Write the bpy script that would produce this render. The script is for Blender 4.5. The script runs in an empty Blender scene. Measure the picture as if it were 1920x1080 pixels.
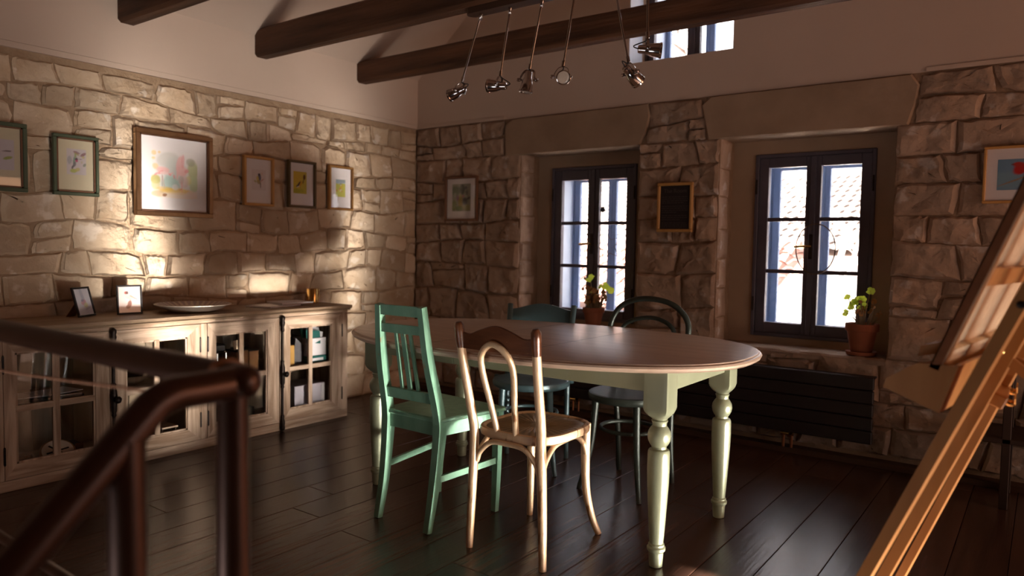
import bpy, bmesh, math, random
from mathutils import Vector, Matrix, noise

# ------------------------------------------------------------------ camera, sky, sun, exposure
SC = bpy.context.scene
COL = SC.collection
PI = math.pi
CAMPOS = Vector((4.22055, -4.37558, 1.15))
cd = bpy.data.cameras.new('camera')
cam = bpy.data.objects.new('camera', cd)
COL.objects.link(cam)
rt = Vector((0.8044666, 0.5937438, 0.0173737)); up = Vector((-0.0464985, 0.0337881, 0.9983468)); fw = Vector((-0.5921752, 0.8039444, -0.0547896))
cam.matrix_world = Matrix(((rt.x, up.x, -fw.x, CAMPOS.x), (rt.y, up.y, -fw.y, CAMPOS.y), (rt.z, up.z, -fw.z, CAMPOS.z), (0, 0, 0, 1)))
cd.sensor_width = 36; cd.lens = 25.576
cd.dof.use_dof = True; cd.dof.focus_distance = 3.0; cd.dof.aperture_fstop = 2.0
cd.clip_start = 0.05
SC.camera = cam

W = bpy.data.worlds.new('sky'); SC.world = W; W.use_nodes = True
bgn = W.node_tree.nodes['Background']
bgn.inputs[0].default_value = (0.94, 0.92, 0.96, 1); bgn.inputs[1].default_value = 5.0

SUN_EL = math.radians(13.5)
sun = bpy.data.lights.new('sun', 'SUN'); sun.energy = 195; sun.color = (1.0, 0.93, 0.85); sun.angle = math.radians(1.0)
so = bpy.data.objects.new('sun', sun); COL.objects.link(so)
sdir = Vector((-1, 0.08, 0)).normalized() * math.cos(SUN_EL) + Vector((0, 0, -math.sin(SUN_EL)))
so.rotation_euler = sdir.to_track_quat('-Z', 'Y').to_euler()
so.location = (12, -4, 5)

al = bpy.data.lights.new('east_fill_light', 'AREA'); al.shape = 'RECTANGLE'; al.size = 1.5; al.size_y = 1.7; al.energy = 31; al.color = (1.0, .50, .28)  # added warm fill lamp, unseen, in front of solid wall; lifts the ambient
ao = bpy.data.objects.new('east_fill_light', al); COL.objects.link(ao); ao.location = (7.42, -1.05, 1.25); ao.rotation_euler = (0, PI / 2, 0)
SC.view_settings.view_transform = 'Standard'; SC.view_settings.look = 'None'
SC.view_settings.exposure = 0.06; SC.view_settings.gamma = 1.0
SC.view_settings.use_curve_mapping = False
cy = SC.cycles
cy.use_denoising = True
try:
    cy.use_guiding = True; cy.use_surface_guiding = True; cy.guiding_training_samples = 128
except Exception: pass
cy.max_bounces = 10; cy.diffuse_bounces = 6; cy.glossy_bounces = 5; cy.transmission_bounces = 8; cy.transparent_max_bounces = 16
cy.sample_clamp_indirect = 40; cy.blur_glossy = 0.3

# ------------------------------------------------------------------ materials
def nmat(name):
    m = bpy.data.materials.new(name); m.use_nodes = True
    nt = m.node_tree; b = nt.nodes['Principled BSDF']
    return m, nt, b
def rgba(c): return (c[0], c[1], c[2], 1)
def M(name, c1, c2=None, rough=.5, metal=0., scale=6., stretch=(1, 1, 1), detail=5, bump=0., bscale=None, contrast=(.3, .7), c3=None, c3amt=.55, c3scale=40., spec=.5, coat=0., objrand=0., distort=0.):
    """procedural surface: noise between two colours, optional worn patches c3, optional bump"""
    m, nt, b = nmat(name); N = nt.nodes; L = nt.links
    b.inputs['Roughness'].default_value = rough; b.inputs['Metallic'].default_value = metal
    b.inputs['Specular IOR Level'].default_value = spec; b.inputs['Coat Weight'].default_value = coat
    b.inputs['Coat Roughness'].default_value = .15
    tc = N.new('ShaderNodeTexCoord'); mp = N.new('ShaderNodeMapping'); mp.inputs['Scale'].default_value = stretch
    L.new(tc.outputs['Object'], mp.inputs['Vector'])
    vec = mp.outputs['Vector']
    oi = N.new('ShaderNodeObjectInfo')
    ad = N.new('ShaderNodeVectorMath'); ad.operation = 'ADD'
    ml = N.new('ShaderNodeMath'); ml.operation = 'MULTIPLY'; ml.inputs[1].default_value = 37.
    L.new(oi.outputs['Random'], ml.inputs[0]); L.new(vec, ad.inputs[0]); L.new(ml.outputs[0], ad.inputs[1]); vec = ad.outputs[0]
    col = None
    if c2 is not None:
        nz = N.new('ShaderNodeTexNoise'); nz.inputs['Scale'].default_value = scale; nz.inputs['Detail'].default_value = detail
        nz.inputs['Distortion'].default_value = distort
        L.new(vec, nz.inputs['Vector'])
        cr = N.new('ShaderNodeValToRGB'); cr.color_ramp.elements[0].position = contrast[0]; cr.color_ramp.elements[1].position = contrast[1]
        cr.color_ramp.elements[0].color = rgba(c1); cr.color_ramp.elements[1].color = rgba(c2)
        L.new(nz.outputs['Fac'], cr.inputs['Fac']); col = cr.outputs['Color']
        if c3 is not None:
            n3 = N.new('ShaderNodeTexNoise'); n3.inputs['Scale'].default_value = c3scale; n3.inputs['Detail'].default_value = 6
            L.new(vec, n3.inputs['Vector'])
            r3 = N.new('ShaderNodeValToRGB'); r3.color_ramp.elements[0].position = c3amt; r3.color_ramp.elements[1].position = c3amt + .06
            L.new(n3.outputs['Fac'], r3.inputs['Fac'])
            mx = N.new('ShaderNodeMix'); mx.data_type = 'RGBA'
            L.new(r3.outputs['Color'], mx.inputs['Factor']); L.new(col, mx.inputs['A']); mx.inputs['B'].default_value = rgba(c3)
            col = mx.outputs['Result']
        if objrand > 0:
            hs = N.new('ShaderNodeHueSaturation'); mr = N.new('ShaderNodeMapRange')
            mr.inputs['To Min'].default_value = 1 - objrand; mr.inputs['To Max'].default_value = 1 + objrand * .8
            L.new(oi.outputs['Random'], mr.inputs['Value']); L.new(mr.outputs['Result'], hs.inputs['Value'])
            L.new(col, hs.inputs['Color']); col = hs.outputs['Color']
        L.new(col, b.inputs['Base Color'])
    else:
        b.inputs['Base Color'].default_value = rgba(c1)
    if bump > 0:
        nb = N.new('ShaderNodeTexNoise'); nb.inputs['Scale'].default_value = bscale or scale * 3; nb.inputs['Detail'].default_value = 6
        L.new(vec, nb.inputs['Vector'])
        bp = N.new('ShaderNodeBump'); bp.inputs['Strength'].default_value = bump; bp.inputs['Distance'].default_value = .02
        L.new(nb.outputs['Fac'], bp.inputs['Height']); L.new(bp.outputs['Normal'], b.inputs['Normal'])
    return m

def stone_mat(name, c1, c2, c3, rr, bump, bs):
    m = M(name, c1, c2, rough=.9, scale=5, detail=8, contrast=(.3, .72), c3=c3, c3amt=.60, c3scale=9, bump=bump, bscale=bs, objrand=rr, spec=.2)
    return m
def glass_mat(name, tint=(1, 1, 1), refl=1.0, rough=0.02):
    """thin pane: transparent with a fresnel gloss"""
    m = bpy.data.materials.new(name); m.use_nodes = True; nt = m.node_tree; N = nt.nodes; L = nt.links
    N.clear()
    o = N.new('ShaderNodeOutputMaterial'); t = N.new('ShaderNodeBsdfTransparent'); t.inputs[0].default_value = rgba(tint)
    g = N.new('ShaderNodeBsdfGlossy'); g.inputs['Roughness'].default_value = rough
    lw = N.new('ShaderNodeFresnel'); ge = N.new('ShaderNodeNewGeometry'); mr = N.new('ShaderNodeMapRange')
    mr.inputs['To Min'].default_value = 1.45; mr.inputs['To Max'].default_value = 1 / 1.45       # same gloss from both sides of the thin pane
    L.new(ge.outputs['Backfacing'], mr.inputs['Value']); L.new(mr.outputs['Result'], lw.inputs[0])
    mx = N.new('ShaderNodeMixShader')
    L.new(lw.outputs[0], mx.inputs[0]); L.new(t.outputs[0], mx.inputs[1]); L.new(g.outputs[0], mx.inputs[2]); L.new(mx.outputs[0], o.inputs[0])
    return m
def vcol_mat(name, rough=.8):
    m, nt, b = nmat(name)
    a = nt.nodes.new('ShaderNodeVertexColor'); a.layer_name = 'col'
    nt.links.new(a.outputs['Color'], b.inputs['Base Color']); b.inputs['Roughness'].default_value = rough
    b.inputs['Specular IOR Level'].default_value = .3
    return m

MT = dict(
    stone=stone_mat('limestone', (.49, .345, .22), (.64, .50, .36), (.70, .58, .46), .20, .5, 26),
    rock=stone_mat('rock_faced_limestone', (.35, .235, .16), (.47, .335, .245), (.52, .42, .35), .16, .95, 15),
    lintel=M('sandstone_lintel', (.32, .22, .145), (.40, .28, .19), rough=.9, scale=5, bump=.15, bscale=30, spec=.2),
    mortar=M('lime_mortar', (.34, .225, .14), (.44, .31, .20), rough=.95, scale=12, bump=.4, bscale=60, spec=.1),
    mortar2=M('dark_mortar', (.26, .165, .10), (.36, .24, .155), rough=.95, scale=12, bump=.4, bscale=60, spec=.1),
    plaster=M('warm_white_plaster', (.56, .43, .34), (.60, .465, .37), rough=.9, scale=2, bump=.03, bscale=60, spec=.2),
    nicheplaster=M('beige_plaster', (.40, .285, .19), (.46, .33, .225), rough=.9, scale=4, bump=.06, bscale=30, spec=.2),
    beam=M('dark_hewn_oak', (.055, .021, .009), (.19, .082, .036), rough=.62, scale=3.5, stretch=(.35, 4, 4), detail=8, bump=.5, bscale=9, contrast=(.32, .75), spec=.4),
    floor=M('smoked_oak_floor', (.050, .023, .015), (.090, .044, .029), rough=.27, scale=4, stretch=(9, .5, 1), detail=7, bump=.05, bscale=12, objrand=.3, spec=.5),
    skirt=M('dark_skirting', (.05, .022, .011), (.08, .036, .017), rough=.5, scale=6, stretch=(.4, 4, 4)),
    oak=M('weathered_oak', (.32, .205, .13), (.62, .46, .335), rough=.7, scale=3.2, stretch=(9, .8, 9), detail=8, bump=.12, bscale=16, contrast=(.36, .62), distort=.6, spec=.3),
    oakv=M('weathered_oak_upright', (.32, .205, .13), (.62, .46, .335), rough=.7, scale=3.2, stretch=(9, 9, .8), detail=8, bump=.12, bscale=16, contrast=(.36, .62), distort=.6, spec=.3),
    oaktop=M('weathered_oak_top', (.26, .165, .095), (.38, .26, .165), rough=.6, scale=3.2, stretch=(9, .8, 9), detail=8, bump=.06, bscale=16, spec=.4),
    backboard=M('cabinet_backboard', (.30, .215, .14), (.40, .30, .20), rough=.8, scale=3, stretch=(9, 9, .8)),
    iron=M('dark_bronze_iron', (.016, .010, .008), (.045, .028, .02), rough=.45, metal=.6, scale=30),
    glass=glass_mat('cabinet_glass'), wglass=glass_mat('window_glass'),
    tabletop=M('tabletop_wood', (.56, .40, .285), (.70, .53, .40), rough=.36, scale=3, stretch=(.7, 7, 4), detail=8, contrast=(.3, .72), spec=.5, bump=.02, bscale=10),
    sage=M('sage_green_paint', (.34, .37, .235), (.37, .40, .26), rough=.38, scale=6, bump=.02, bscale=40),
    green=M('worn_green_paint', (.16, .32, .21), (.22, .41, .28), rough=.42, scale=9, stretch=(3, 3, .8), c3=(.36, .17, .07), c3amt=.685, c3scale=16, bump=.06, bscale=30),
    greenwear=M('bare_wood_edge', (.50, .27, .11), (.62, .36, .17), rough=.6, scale=20),
    teal=M('petrol_blue_paint', (.075, .14, .155), (.105, .18, .195), rough=.45, scale=7, c3=(.10, .10, .09), c3amt=.7, c3scale=22),
    black=M('green_black_paint', (.035, .046, .036), (.058, .070, .056), rough=.5, scale=9, spec=.3),
    blackseat=M('dark_punched_veneer', (.10, .055, .04), (.16, .10, .075), rough=.25, scale=5),
    bent=M('worn_beech', (.64, .405, .22), (.78, .54, .33), rough=.45, scale=7, stretch=(3, 3, .7), detail=7, c3=(.30, .13, .05), c3amt=.60, c3scale=9, bump=.1, bscale=30),
    bentdark=M('varnished_brown_wood', (.10, .030, .011), (.20, .07, .026), rough=.35, scale=7, stretch=(.8, 4, 4), c3=(.45, .25, .13), c3amt=.68, c3scale=30, bump=.06, bscale=30),
    bentseat=M('embossed_veneer', (.20, .115, .05), (.31, .19, .09), rough=.42, scale=8, bump=.05),
    radiator=M('black_radiator_enamel', (.012, .006, .006), (.016, .009, .008), rough=.5, scale=5),
    copper=M('copper_pipe', (.35, .15, .07), rough=.4, metal=.9), brass=M('brass', (.72, .45, .16), rough=.2, metal=1.),
    frame_w=M('slate_window_paint', (.085, .072, .092), (.11, .094, .118), rough=.5, scale=8),
    frame_o=M('skylit_outer_paint', (.14, .20, .34), (.17, .24, .39), rough=.5, scale=8),  # bluer, lighter copy of the frame paint: sky light put into the colour
    lining=M('window_lining_paint', (.58, .64, .74), (.62, .68, .78), rough=.6, scale=8),
    terra=M('terracotta', (.26, .072, .03), (.34, .11, .05), rough=.85, scale=8, c3=(.5, .3, .2), c3amt=.64, c3scale=10),
    soil=M('potting_soil', (.02, .012, .008), (.05, .03, .02), rough=1, scale=60, bump=.5),
    stem=M('geranium_stem', (.25, .17, .09), (.34, .26, .15), rough=.7, scale=20),
    dry=M('withered_leaf', (.34, .15, .04), (.48, .26, .09), rough=.8, scale=30),
    chrome=M('polished_nickel', (.52, .47, .45), rough=.14, metal=1.),
    cable=M('black_cable', (.01, .008, .007), rough=.5),
    lens=M('lamp_lens', (.40, .32, .26), rough=.25, spec=.6),
    lampwood=M('dark_lamp_board', (.045, .018, .009), (.08, .035, .017), rough=.45, scale=6, stretch=(.5, 5, 5)),
    rail=M('rust_brown_steel', (.060, .024, .013), (.085, .036, .02), rough=.34, metal=.55, scale=8),
    twine=M('brown_twine', (.32, .14, .07), (.45, .22, .12), rough=.95, scale=90),
    easel=M('oiled_beech_easel', (.42, .175, .048), (.54, .25, .08), rough=.42, scale=3, stretch=(5, 5, .6), detail=6),
    canvas=M('raw_canvas', (.72, .55, .36), (.80, .63, .43), rough=.9, scale=50, bump=.08, bscale=300),
    canvas_side=M('brown_canvas_edge', (.22, .075, .025), (.28, .10, .035), rough=.8, scale=30),  # canvas edge and front, dark brown against the pale back
    darkwood=M('dark_stained_wood', (.022, .009, .005), (.035, .015, .008), rough=.5, scale=5),
    gold=M('gilded_bronze_frame', (.42, .26, .13), (.55, .36, .20), rough=.35, metal=.6, scale=14),
    pine=M('honey_pine_frame', (.50, .25, .07), (.60, .32, .10), rough=.45, scale=5, stretch=(5, 5, 1)),
    olive=M('olive_green_frame', (.06, .085, .045), (.085, .11, .06), rough=.5, scale=9),
    olivewood=M('dark_olive_frame', (.10, .065, .02), (.13, .085, .03), rough=.5, scale=9),
    walnut=M('walnut_frame', (.14, .055, .022), (.19, .08, .034), rough=.5, scale=9),
    blackframe=M('black_photo_frame', (.014, .008, .008), rough=.4),
    matwhite=M('white_mount_board', (.78, .72, .70), rough=.85), matcream=M('cream_mount_board', (.66, .58, .40), rough=.85),
    paint=vcol_mat('watercolour'), board=M('black_sign_board', (.012, .007, .007), rough=.6), ink=M('grey_sign_lettering', (.075, .05, .05), rough=.7),
    ceramic=M('cream_glazed_ceramic', (.80, .68, .55), (.84, .73, .61), rough=.3, scale=5), ceramicpat=M('painted_dish_pattern', (.50, .36, .30), (.62, .52, .55), rough=.3, scale=26),
    paper=M('white_paper', (.80, .76, .76), rough=.8), cover=M('magazine_cover', (.42, .30, .26), (.56, .44, .40), rough=.45, scale=12),
    tealcard=M('teal_card', (.03, .20, .17), rough=.6), darkcard=M('dark_grey_card', (.13, .12, .12), rough=.8), whitebox=M('lilac_white_card', (.55, .51, .55), rough=.8), greybox=M('grey_card', (.34, .31, .32), rough=.8), ochre=M('ochre_card', (.50, .27, .06), rough=.7),
    brownbox=M('brown_wood_box', (.26, .11, .035), (.36, .17, .06), rough=.5, scale=6), darkthing=M('dark_leather', (.012, .008, .007), rough=.5),
    redmark=M('red_print', (.55, .05, .04), rough=.6), wire=M('rusty_wire', (.16, .10, .06), rough=.6, metal=.3),
    housewall=M('pale_render', (.80, .77, .74), rough=.9), tile=M('faded_clay_tile', (.30, .235, .20), (.36, .29, .25), rough=.9, scale=3, objrand=.1),
    redtile=M('red_clay_tile', (.34, .17, .13), (.40, .22, .17), rough=.9, scale=3), bark=M('grey_bark', (.26, .22, .20), (.34, .30, .27), rough=.9, scale=20),
)
def leaf_mat():
    m, nt, b = nmat('geranium_leaf'); N = nt.nodes
    b.inputs['Base Color'].default_value = (.27, .40, .05, 1); b.inputs['Roughness'].default_value = .55
    t = N.new('ShaderNodeBsdfTranslucent'); t.inputs[0].default_value = (.60, .72, .08, 1)
    mx = N.new('ShaderNodeMixShader'); mx.inputs[0].default_value = .5
    nt.links.new(b.outputs[0], mx.inputs[1]); nt.links.new(t.outputs[0], mx.inputs[2]); nt.links.new(mx.outputs[0], N['Material Output'].inputs[0])
    return m
MT['leaf'] = leaf_mat()

# ------------------------------------------------------------------ builders
def V(*a): return Vector(a)
def thing(name, label, cat, loc=(0, 0, 0), group=None):
    o = bpy.data.objects.new(name, None); COL.objects.link(o)
    o.location = loc; o.empty_display_size = .1
    o['label'] = label; o['category'] = cat
    if group: o['group'] = group
    return o
def tag(o, label, cat, group=None):
    o['label'] = label; o['category'] = cat
    if group: o['group'] = group
    return o
def origin_of(p):
    v = Vector((0, 0, 0))
    while p is not None:
        v += p.location; p = p.parent
    return v
def obj(name, bm, mat, parent=None, smooth=None, loc=None, kind=None, label=None):
    """bm is in world coordinates; linked as ONE mesh, parented, its origin at the parent's (or at loc)"""
    me = bpy.data.meshes.new(name)
    o = bpy.data.objects.new(name, me); COL.objects.link(o)
    off = Vector((0, 0, 0))
    if parent is not None:
        o.parent = parent; off = origin_of(parent)
    elif loc is not None:
        o.location = loc; off = Vector(loc)
    if off.length > 0: bmesh.ops.translate(bm, verts=bm.verts, vec=-off)
    bm.to_mesh(me); bm.free()
    mats = mat if isinstance(mat, (list, tuple)) else [mat]
    for k in mats: me.materials.append(MT[k] if isinstance(k, str) else k)
    if smooth is not None:
        for p in me.polygons: p.use_smooth = True
        if smooth < 180:
            try: me.set_sharp_from_angle(angle=math.radians(smooth))
            except Exception: pass
    if kind: o['kind'] = kind
    if label: o['label'] = label
    return o
def NB(): return bmesh.new()
def box(bm, x0, x1, y0, y1, z0, z1, bev=0., mi=0):
    vs = [bm.verts.new((x, y, z)) for x in (x0, x1) for y in (y0, y1) for z in (z0, z1)]
    idx = [(0, 1, 3, 2), (4, 6, 7, 5), (0, 4, 5, 1), (2, 3, 7, 6), (0, 2, 6, 4), (1, 5, 7, 3)]
    fs = [bm.faces.new([vs[i] for i in f]) for f in idx]
    for f in fs: f.material_index = mi
    if bev > 0:
        es = list({e for f in fs for e in f.edges})
        r = bmesh.ops.bevel(bm, geom=es, offset=bev, segments=1, affect='EDGES', profile=.5)
        for f in r['faces']: f.material_index = mi
    return vs
def obox(bm, c, ax, ay, az, hx, hy, hz, bev=0.):
    """oriented box about c with half sizes"""
    c = Vector(c); ax = Vector(ax).normalized(); ay = Vector(ay).normalized(); az = Vector(az).normalized()
    vs = [bm.verts.new(c + ax * hx * i + ay * hy * j + az * hz * k) for i in (-1, 1) for j in (-1, 1) for k in (-1, 1)]
    fs = [bm.faces.new([vs[i] for i in f]) for f in [(0, 1, 3, 2), (4, 6, 7, 5), (0, 4, 5, 1), (2, 3, 7, 6), (0, 2, 6, 4), (1, 5, 7, 3)]]
    if bev > 0:
        bmesh.ops.bevel(bm, geom=list({e for f in fs for e in f.edges}), offset=bev, segments=1, affect='EDGES', profile=.5)
def prism(bm, pts, off, mi=0):
    """polygon pts (3D) extruded by vector off"""
    a = [bm.verts.new(p) for p in pts]; b = [bm.verts.new(Vector(p) + Vector(off)) for p in pts]
    n = len(pts)
    fs = [bm.faces.new(a), bm.faces.new(list(reversed(b)))]
    for i in range(n):
        fs.append(bm.faces.new([a[i], b[i], b[(i + 1) % n], a[(i + 1) % n]]))
    for f in fs: f.material_index = mi
    return fs
def frames(pts, closed=False):
    P = [Vector(p) for p in pts]; n = len(P); T = []
    for i in range(n):
        a = P[(i - 1) % n] if closed or i > 0 else P[i]; b = P[(i + 1) % n] if closed or i < n - 1 else P[i]
        T.append((b - a).normalized())
    ref = Vector((0, 0, 1)) if abs(T[0].z) < .9 else Vector((1, 0, 0))
    u = T[0].cross(ref).normalized(); out = []
    for i in range(n):
        u = (u - T[i] * u.dot(T[i])).normalized(); out.append((P[i], T[i], u, T[i].cross(u)))
    return out
def tube(bm, pts, r, n=10, closed=False, caps=True, squash=1.):
    fr = frames(pts, closed); rings = []
    for i, (p, t, u, w) in enumerate(fr):
        rr = r[i] if isinstance(r, (list, tuple)) else r
        rings.append([bm.verts.new(p + (u * math.cos(a) + w * math.sin(a) * squash) * rr) for a in [2 * PI * k / n for k in range(n)]])
    m = len(rings)
    for i in range(m if closed else m - 1):
        A, B = rings[i], rings[(i + 1) % m]
        for k in range(n): bm.faces.new([A[k], A[(k + 1) % n], B[(k + 1) % n], B[k]])
    if caps and not closed:
        bm.faces.new(list(reversed(rings[0]))); bm.faces.new(rings[-1])
def bar(bm, pts, w, d, wdir, bev=0., edge_mi=0):
    """rectangular section swept along pts; w along wdir (per point lists allowed)"""
    fr = frames(pts); wdir = Vector(wdir); rings = []
    for i, (p, t, u, v) in enumerate(fr):
        a = (wdir - t * wdir.dot(t)).normalized(); b = t.cross(a)
        ww = (w[i] if isinstance(w, (list, tuple)) else w) / 2; dd = (d[i] if isinstance(d, (list, tuple)) else d) / 2
        rings.append([bm.verts.new(p + a * (ww * s) + b * (dd * q)) for s, q in ((-1, -1), (1, -1), (1, 1), (-1, 1))])
    fs = []
    for A, B in zip(rings, rings[1:]):
        for k in range(4): fs.append(bm.faces.new([A[k], A[(k + 1) % 4], B[(k + 1) % 4], B[k]]))
    fs.append(bm.faces.new(list(reversed(rings[0])))); fs.append(bm.faces.new(rings[-1]))
    if bev > 0:
        es = [e for e in {e for f in fs for e in f.edges} if e.calc_face_angle(0) > .5]
        r = bmesh.ops.bevel(bm, geom=es, offset=bev, segments=1, affect='EDGES', profile=.5)
        if edge_mi:
            for f in r['faces']: f.material_index = edge_mi
def lathe(bm, prof, n=20, c=(0, 0, 0), axis=(0, 0, 1)):
    """prof = [(r, h)] turned about axis through c"""
    ax = Vector(axis).normalized(); ref = Vector((1, 0, 0)) if abs(ax.x) < .9 else Vector((0, 1, 0))
    u = ax.cross(ref).normalized(); w = ax.cross(u); c = Vector(c); rings = []
    for r, h in prof:
        rings.append([bm.verts.new(c + ax * h + (u * math.cos(2 * PI * k / n) + w * math.sin(2 * PI * k / n)) * max(r, 1e-4)) for k in range(n)])
    for A, B in zip(rings, rings[1:]):
        for k in range(n): bm.faces.new([A[k], A[(k + 1) % n], B[(k + 1) % n], B[k]])
    bm.faces.new(list(reversed(rings[0]))); bm.faces.new(rings[-1])
def curve(pts, n=24, closed=False):
    """Catmull-Rom through pts"""
    P = [Vector(p) for p in pts]; m = len(P); out = []
    segs = m if closed else m - 1
    for i in range(segs):
        p0 = P[(i - 1) % m] if closed or i > 0 else P[0] * 2 - P[1]
        p1 = P[i]; p2 = P[(i + 1) % m]
        p3 = P[(i + 2) % m] if closed or i + 2 < m else P[-1] * 2 - P[-2]
        k = max(2, n // segs)
        for j in range(k):
            t = j / k
            out.append(.5 * ((2 * p1) + (p2 - p0) * t + (2 * p0 - 5 * p1 + 4 * p2 - p3) * t * t + (3 * p1 - p0 - 3 * p2 + p3) * t ** 3))
    if not closed: out.append(P[-1])
    return out
def rseat(cx, cy, a, b, n, e=2.6):
    out = []
    for k in range(n):
        th = 2 * PI * k / n; c, s = math.cos(th), math.sin(th)
        r = (abs(c / a) ** e + abs(s / b) ** e) ** (-1 / e); out.append((cx + r * c, cy + r * s))
    return out
def loopstack(bm, loops):
    rings = [[bm.verts.new(p) for p in L] for L in loops]; n = len(rings[0])
    for A, B in zip(rings, rings[1:]):
        for k in range(n): bm.faces.new([A[k], A[(k + 1) % n], B[(k + 1) % n], B[k]])
    bm.faces.new(list(reversed(rings[0]))); bm.faces.new(rings[-1])
def lerp(a, b, t): return a + (b - a) * t

# ------------------------------------------------------------------ masonry
def nz(u, v, s=0.): return noise.noise(Vector((u, v, s)))
def smooth_poly(P, it=1):
    for _ in range(it):
        n = len(P); P = [(P[(i - 1) % n] * .22 + P[i] * .56 + P[(i + 1) % n] * .22) for i in range(n)]
    return P
def resample(P, n):
    m = len(P); L = [(P[(i + 1) % m] - P[i]).length for i in range(m)]; T = sum(L); out = []; i = 0; acc = 0
    for k in range(n):
        d = T * k / n
        while acc + L[i] < d: acc += L[i]; i += 1
        out.append(P[i].lerp(P[(i + 1) % m], (d - acc) / max(L[i], 1e-6)))
    return out
def stone_layout(rng, u0, u1, v0, v1, rh, sw, spans, wob, seed, cut=.3, split=.25):
    """coursed rubble: list of 2D polygons. spans(va, vb) -> list of (ua, ub) free intervals for that course"""
    rows = [v0]
    while rows[-1] < v1 - rh[0] * .6:
        h = rng.uniform(*rh); nv = rows[-1] + h
        if v1 - nv < rh[0] * .8: nv = v1
        rows.append(nv)
    def B(j, u):
        if j == 0 or j == len(rows) - 1: return rows[j]
        return rows[j] + wob * nz(u * 1.7, j * 3.1, seed) * 1.6
    out = []
    for j in range(len(rows) - 1):
        for ua, ub in spans(rows[j], rows[j + 1]):
            us = [ua]
            h = rows[j + 1] - rows[j]
            while ub - us[-1] > sw[0] * .7:
                w = rng.uniform(*sw) * (.8 + .5 * h / rh[1]); nu = us[-1] + w
                if ub - nu < sw[0] * .75: nu = ub
                us.append(nu)
            if us[-1] < ub: us[-1] = ub
            sl = [0] + [rng.uniform(-.22, .22) * h for _ in us[1:-1]] + [0]
            for k in range(len(us) - 1):
                a, b = us[k], us[k + 1]
                cells = [(0., 1.)]
                if b - a < .2 and h > .12 and rng.random() < split: 
                    f = rng.uniform(.35, .65); cells = [(0, f), (f, 1)]
                elif h > .19 and rng.random() < split:
                    f = rng.choice([rng.uniform(.2, .35), rng.uniform(.65, .8)]); cells = [(0, f), (f, 1)]
                tilt = rng.uniform(-.12, .12) * h
                for f0, f1 in cells:
                    pts = []
                    def pt(s, f):
                        u = lerp(a + sl[k] * (f - .5), b + sl[k + 1] * (f - .5), s)
                        tl = tilt * (s - .5) if 0 < f < 1 else 0
                        return Vector((u, lerp(B(j, u), B(j + 1, u), f) + tl))
                    for s in (0, .25, .5, .75): pts.append(pt(s, f0))
                    for f in (0, .5): pts.append(pt(1, lerp(f0, f1, f)))
                    for s in (1, .75, .5, .25): pts.append(pt(s, f1))
                    for f in (1, .5): pts.append(pt(0, lerp(f0, f1, f)))
                    # knock corners off
                    for ci in (0, 4, 6, 10):
                        if rng.random() < cut:
                            q = rng.uniform(.2, .5); n_ = len(pts); c = pts[ci]
                            pts[ci] = c.lerp((pts[(ci - 1) % n_] + pts[(ci + 1) % n_]) / 2, q)
                    out.append(pts)
    return out
def stone_mesh(rng, P, joint, depth, bulge, rough, place, crisp=.5):
    """polygon -> raised stone. place(u, v, d) -> world Vector"""
    c = sum(P, Vector((0, 0))) / len(P)
    m = len(P); R_ = []
    for i in range(m):
        R_.append(P[i]); R_.append((P[i] + P[(i + 1) % m]) / 2)
    P = R_; n = len(P)
    Q = []
    for i, p in enumerate(P):
        t = (P[(i + 1) % n] - P[(i - 1) % n]).normalized(); nrm = Vector((-t.y, t.x))
        if nrm.dot(c - p) < 0: nrm = -nrm
        Q.append(p + nrm * (joint * .5 * rng.uniform(.3, 1.7)) + Vector((rng.uniform(-1, 1), rng.uniform(-1, 1))) * joint * .30)
    bm = NB(); size = max((p - c).length for p in Q); sd = rng.uniform(0, 99)
    tx, ty = rng.uniform(-1, 1) * bulge * .9, rng.uniform(-1, 1) * bulge * .9
    def dep(p, e):
        q = (p - c) / size
        return depth * (.5 + .5 * e) + bulge * e * .6 + (tx * q.x + ty * q.y) * e + rough * (nz(p.x * 8, p.y * 8, sd) + .7 * nz(p.x * 19, p.y * 19, sd) + .4 * nz(p.x * 40, p.y * 40, sd)) * (.25 + .75 * e)
    rings = []
    rings.append([bm.verts.new(place(p.x, p.y, -.004)) for p in Q])
    rings.append([bm.verts.new(place(p.x, p.y, max(.002, dep(p, 0)))) for p in Q])
    for s, e in ((1 - .016 / max(size, .06), .62), (.84, .95), (.60, 1.), (.32, 1.)):
        rr = []
        for p in Q:
            q = c + (p - c) * s
            if s < .8: q = q + Vector((rng.uniform(-1, 1), rng.uniform(-1, 1))) * size * .05
            rr.append(bm.verts.new(place(q.x, q.y, dep(q, e))))
        rings.append(rr)
    ctr = bm.verts.new(place(c.x, c.y, dep(c, 1.)))
    for A, B in zip(rings, rings[1:]):
        for k in range(n): bm.faces.new([A[k], A[(k + 1) % n], B[(k + 1) % n], B[k]])
    for k in range(n): bm.faces.new([rings[-1][k], rings[-1][(k + 1) % n], ctr])
    bmesh.ops.recalc_face_normals(bm, faces=bm.faces)
    return bm

# ------------------------------------------------------------------ room shell
XE, YS, ZP, ZC = 7.5, -7.0, 2.105, 2.487      # east wall, south wall, top of the stone, ceiling spring line
SLOPE = .84; XR = XE / 2
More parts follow.
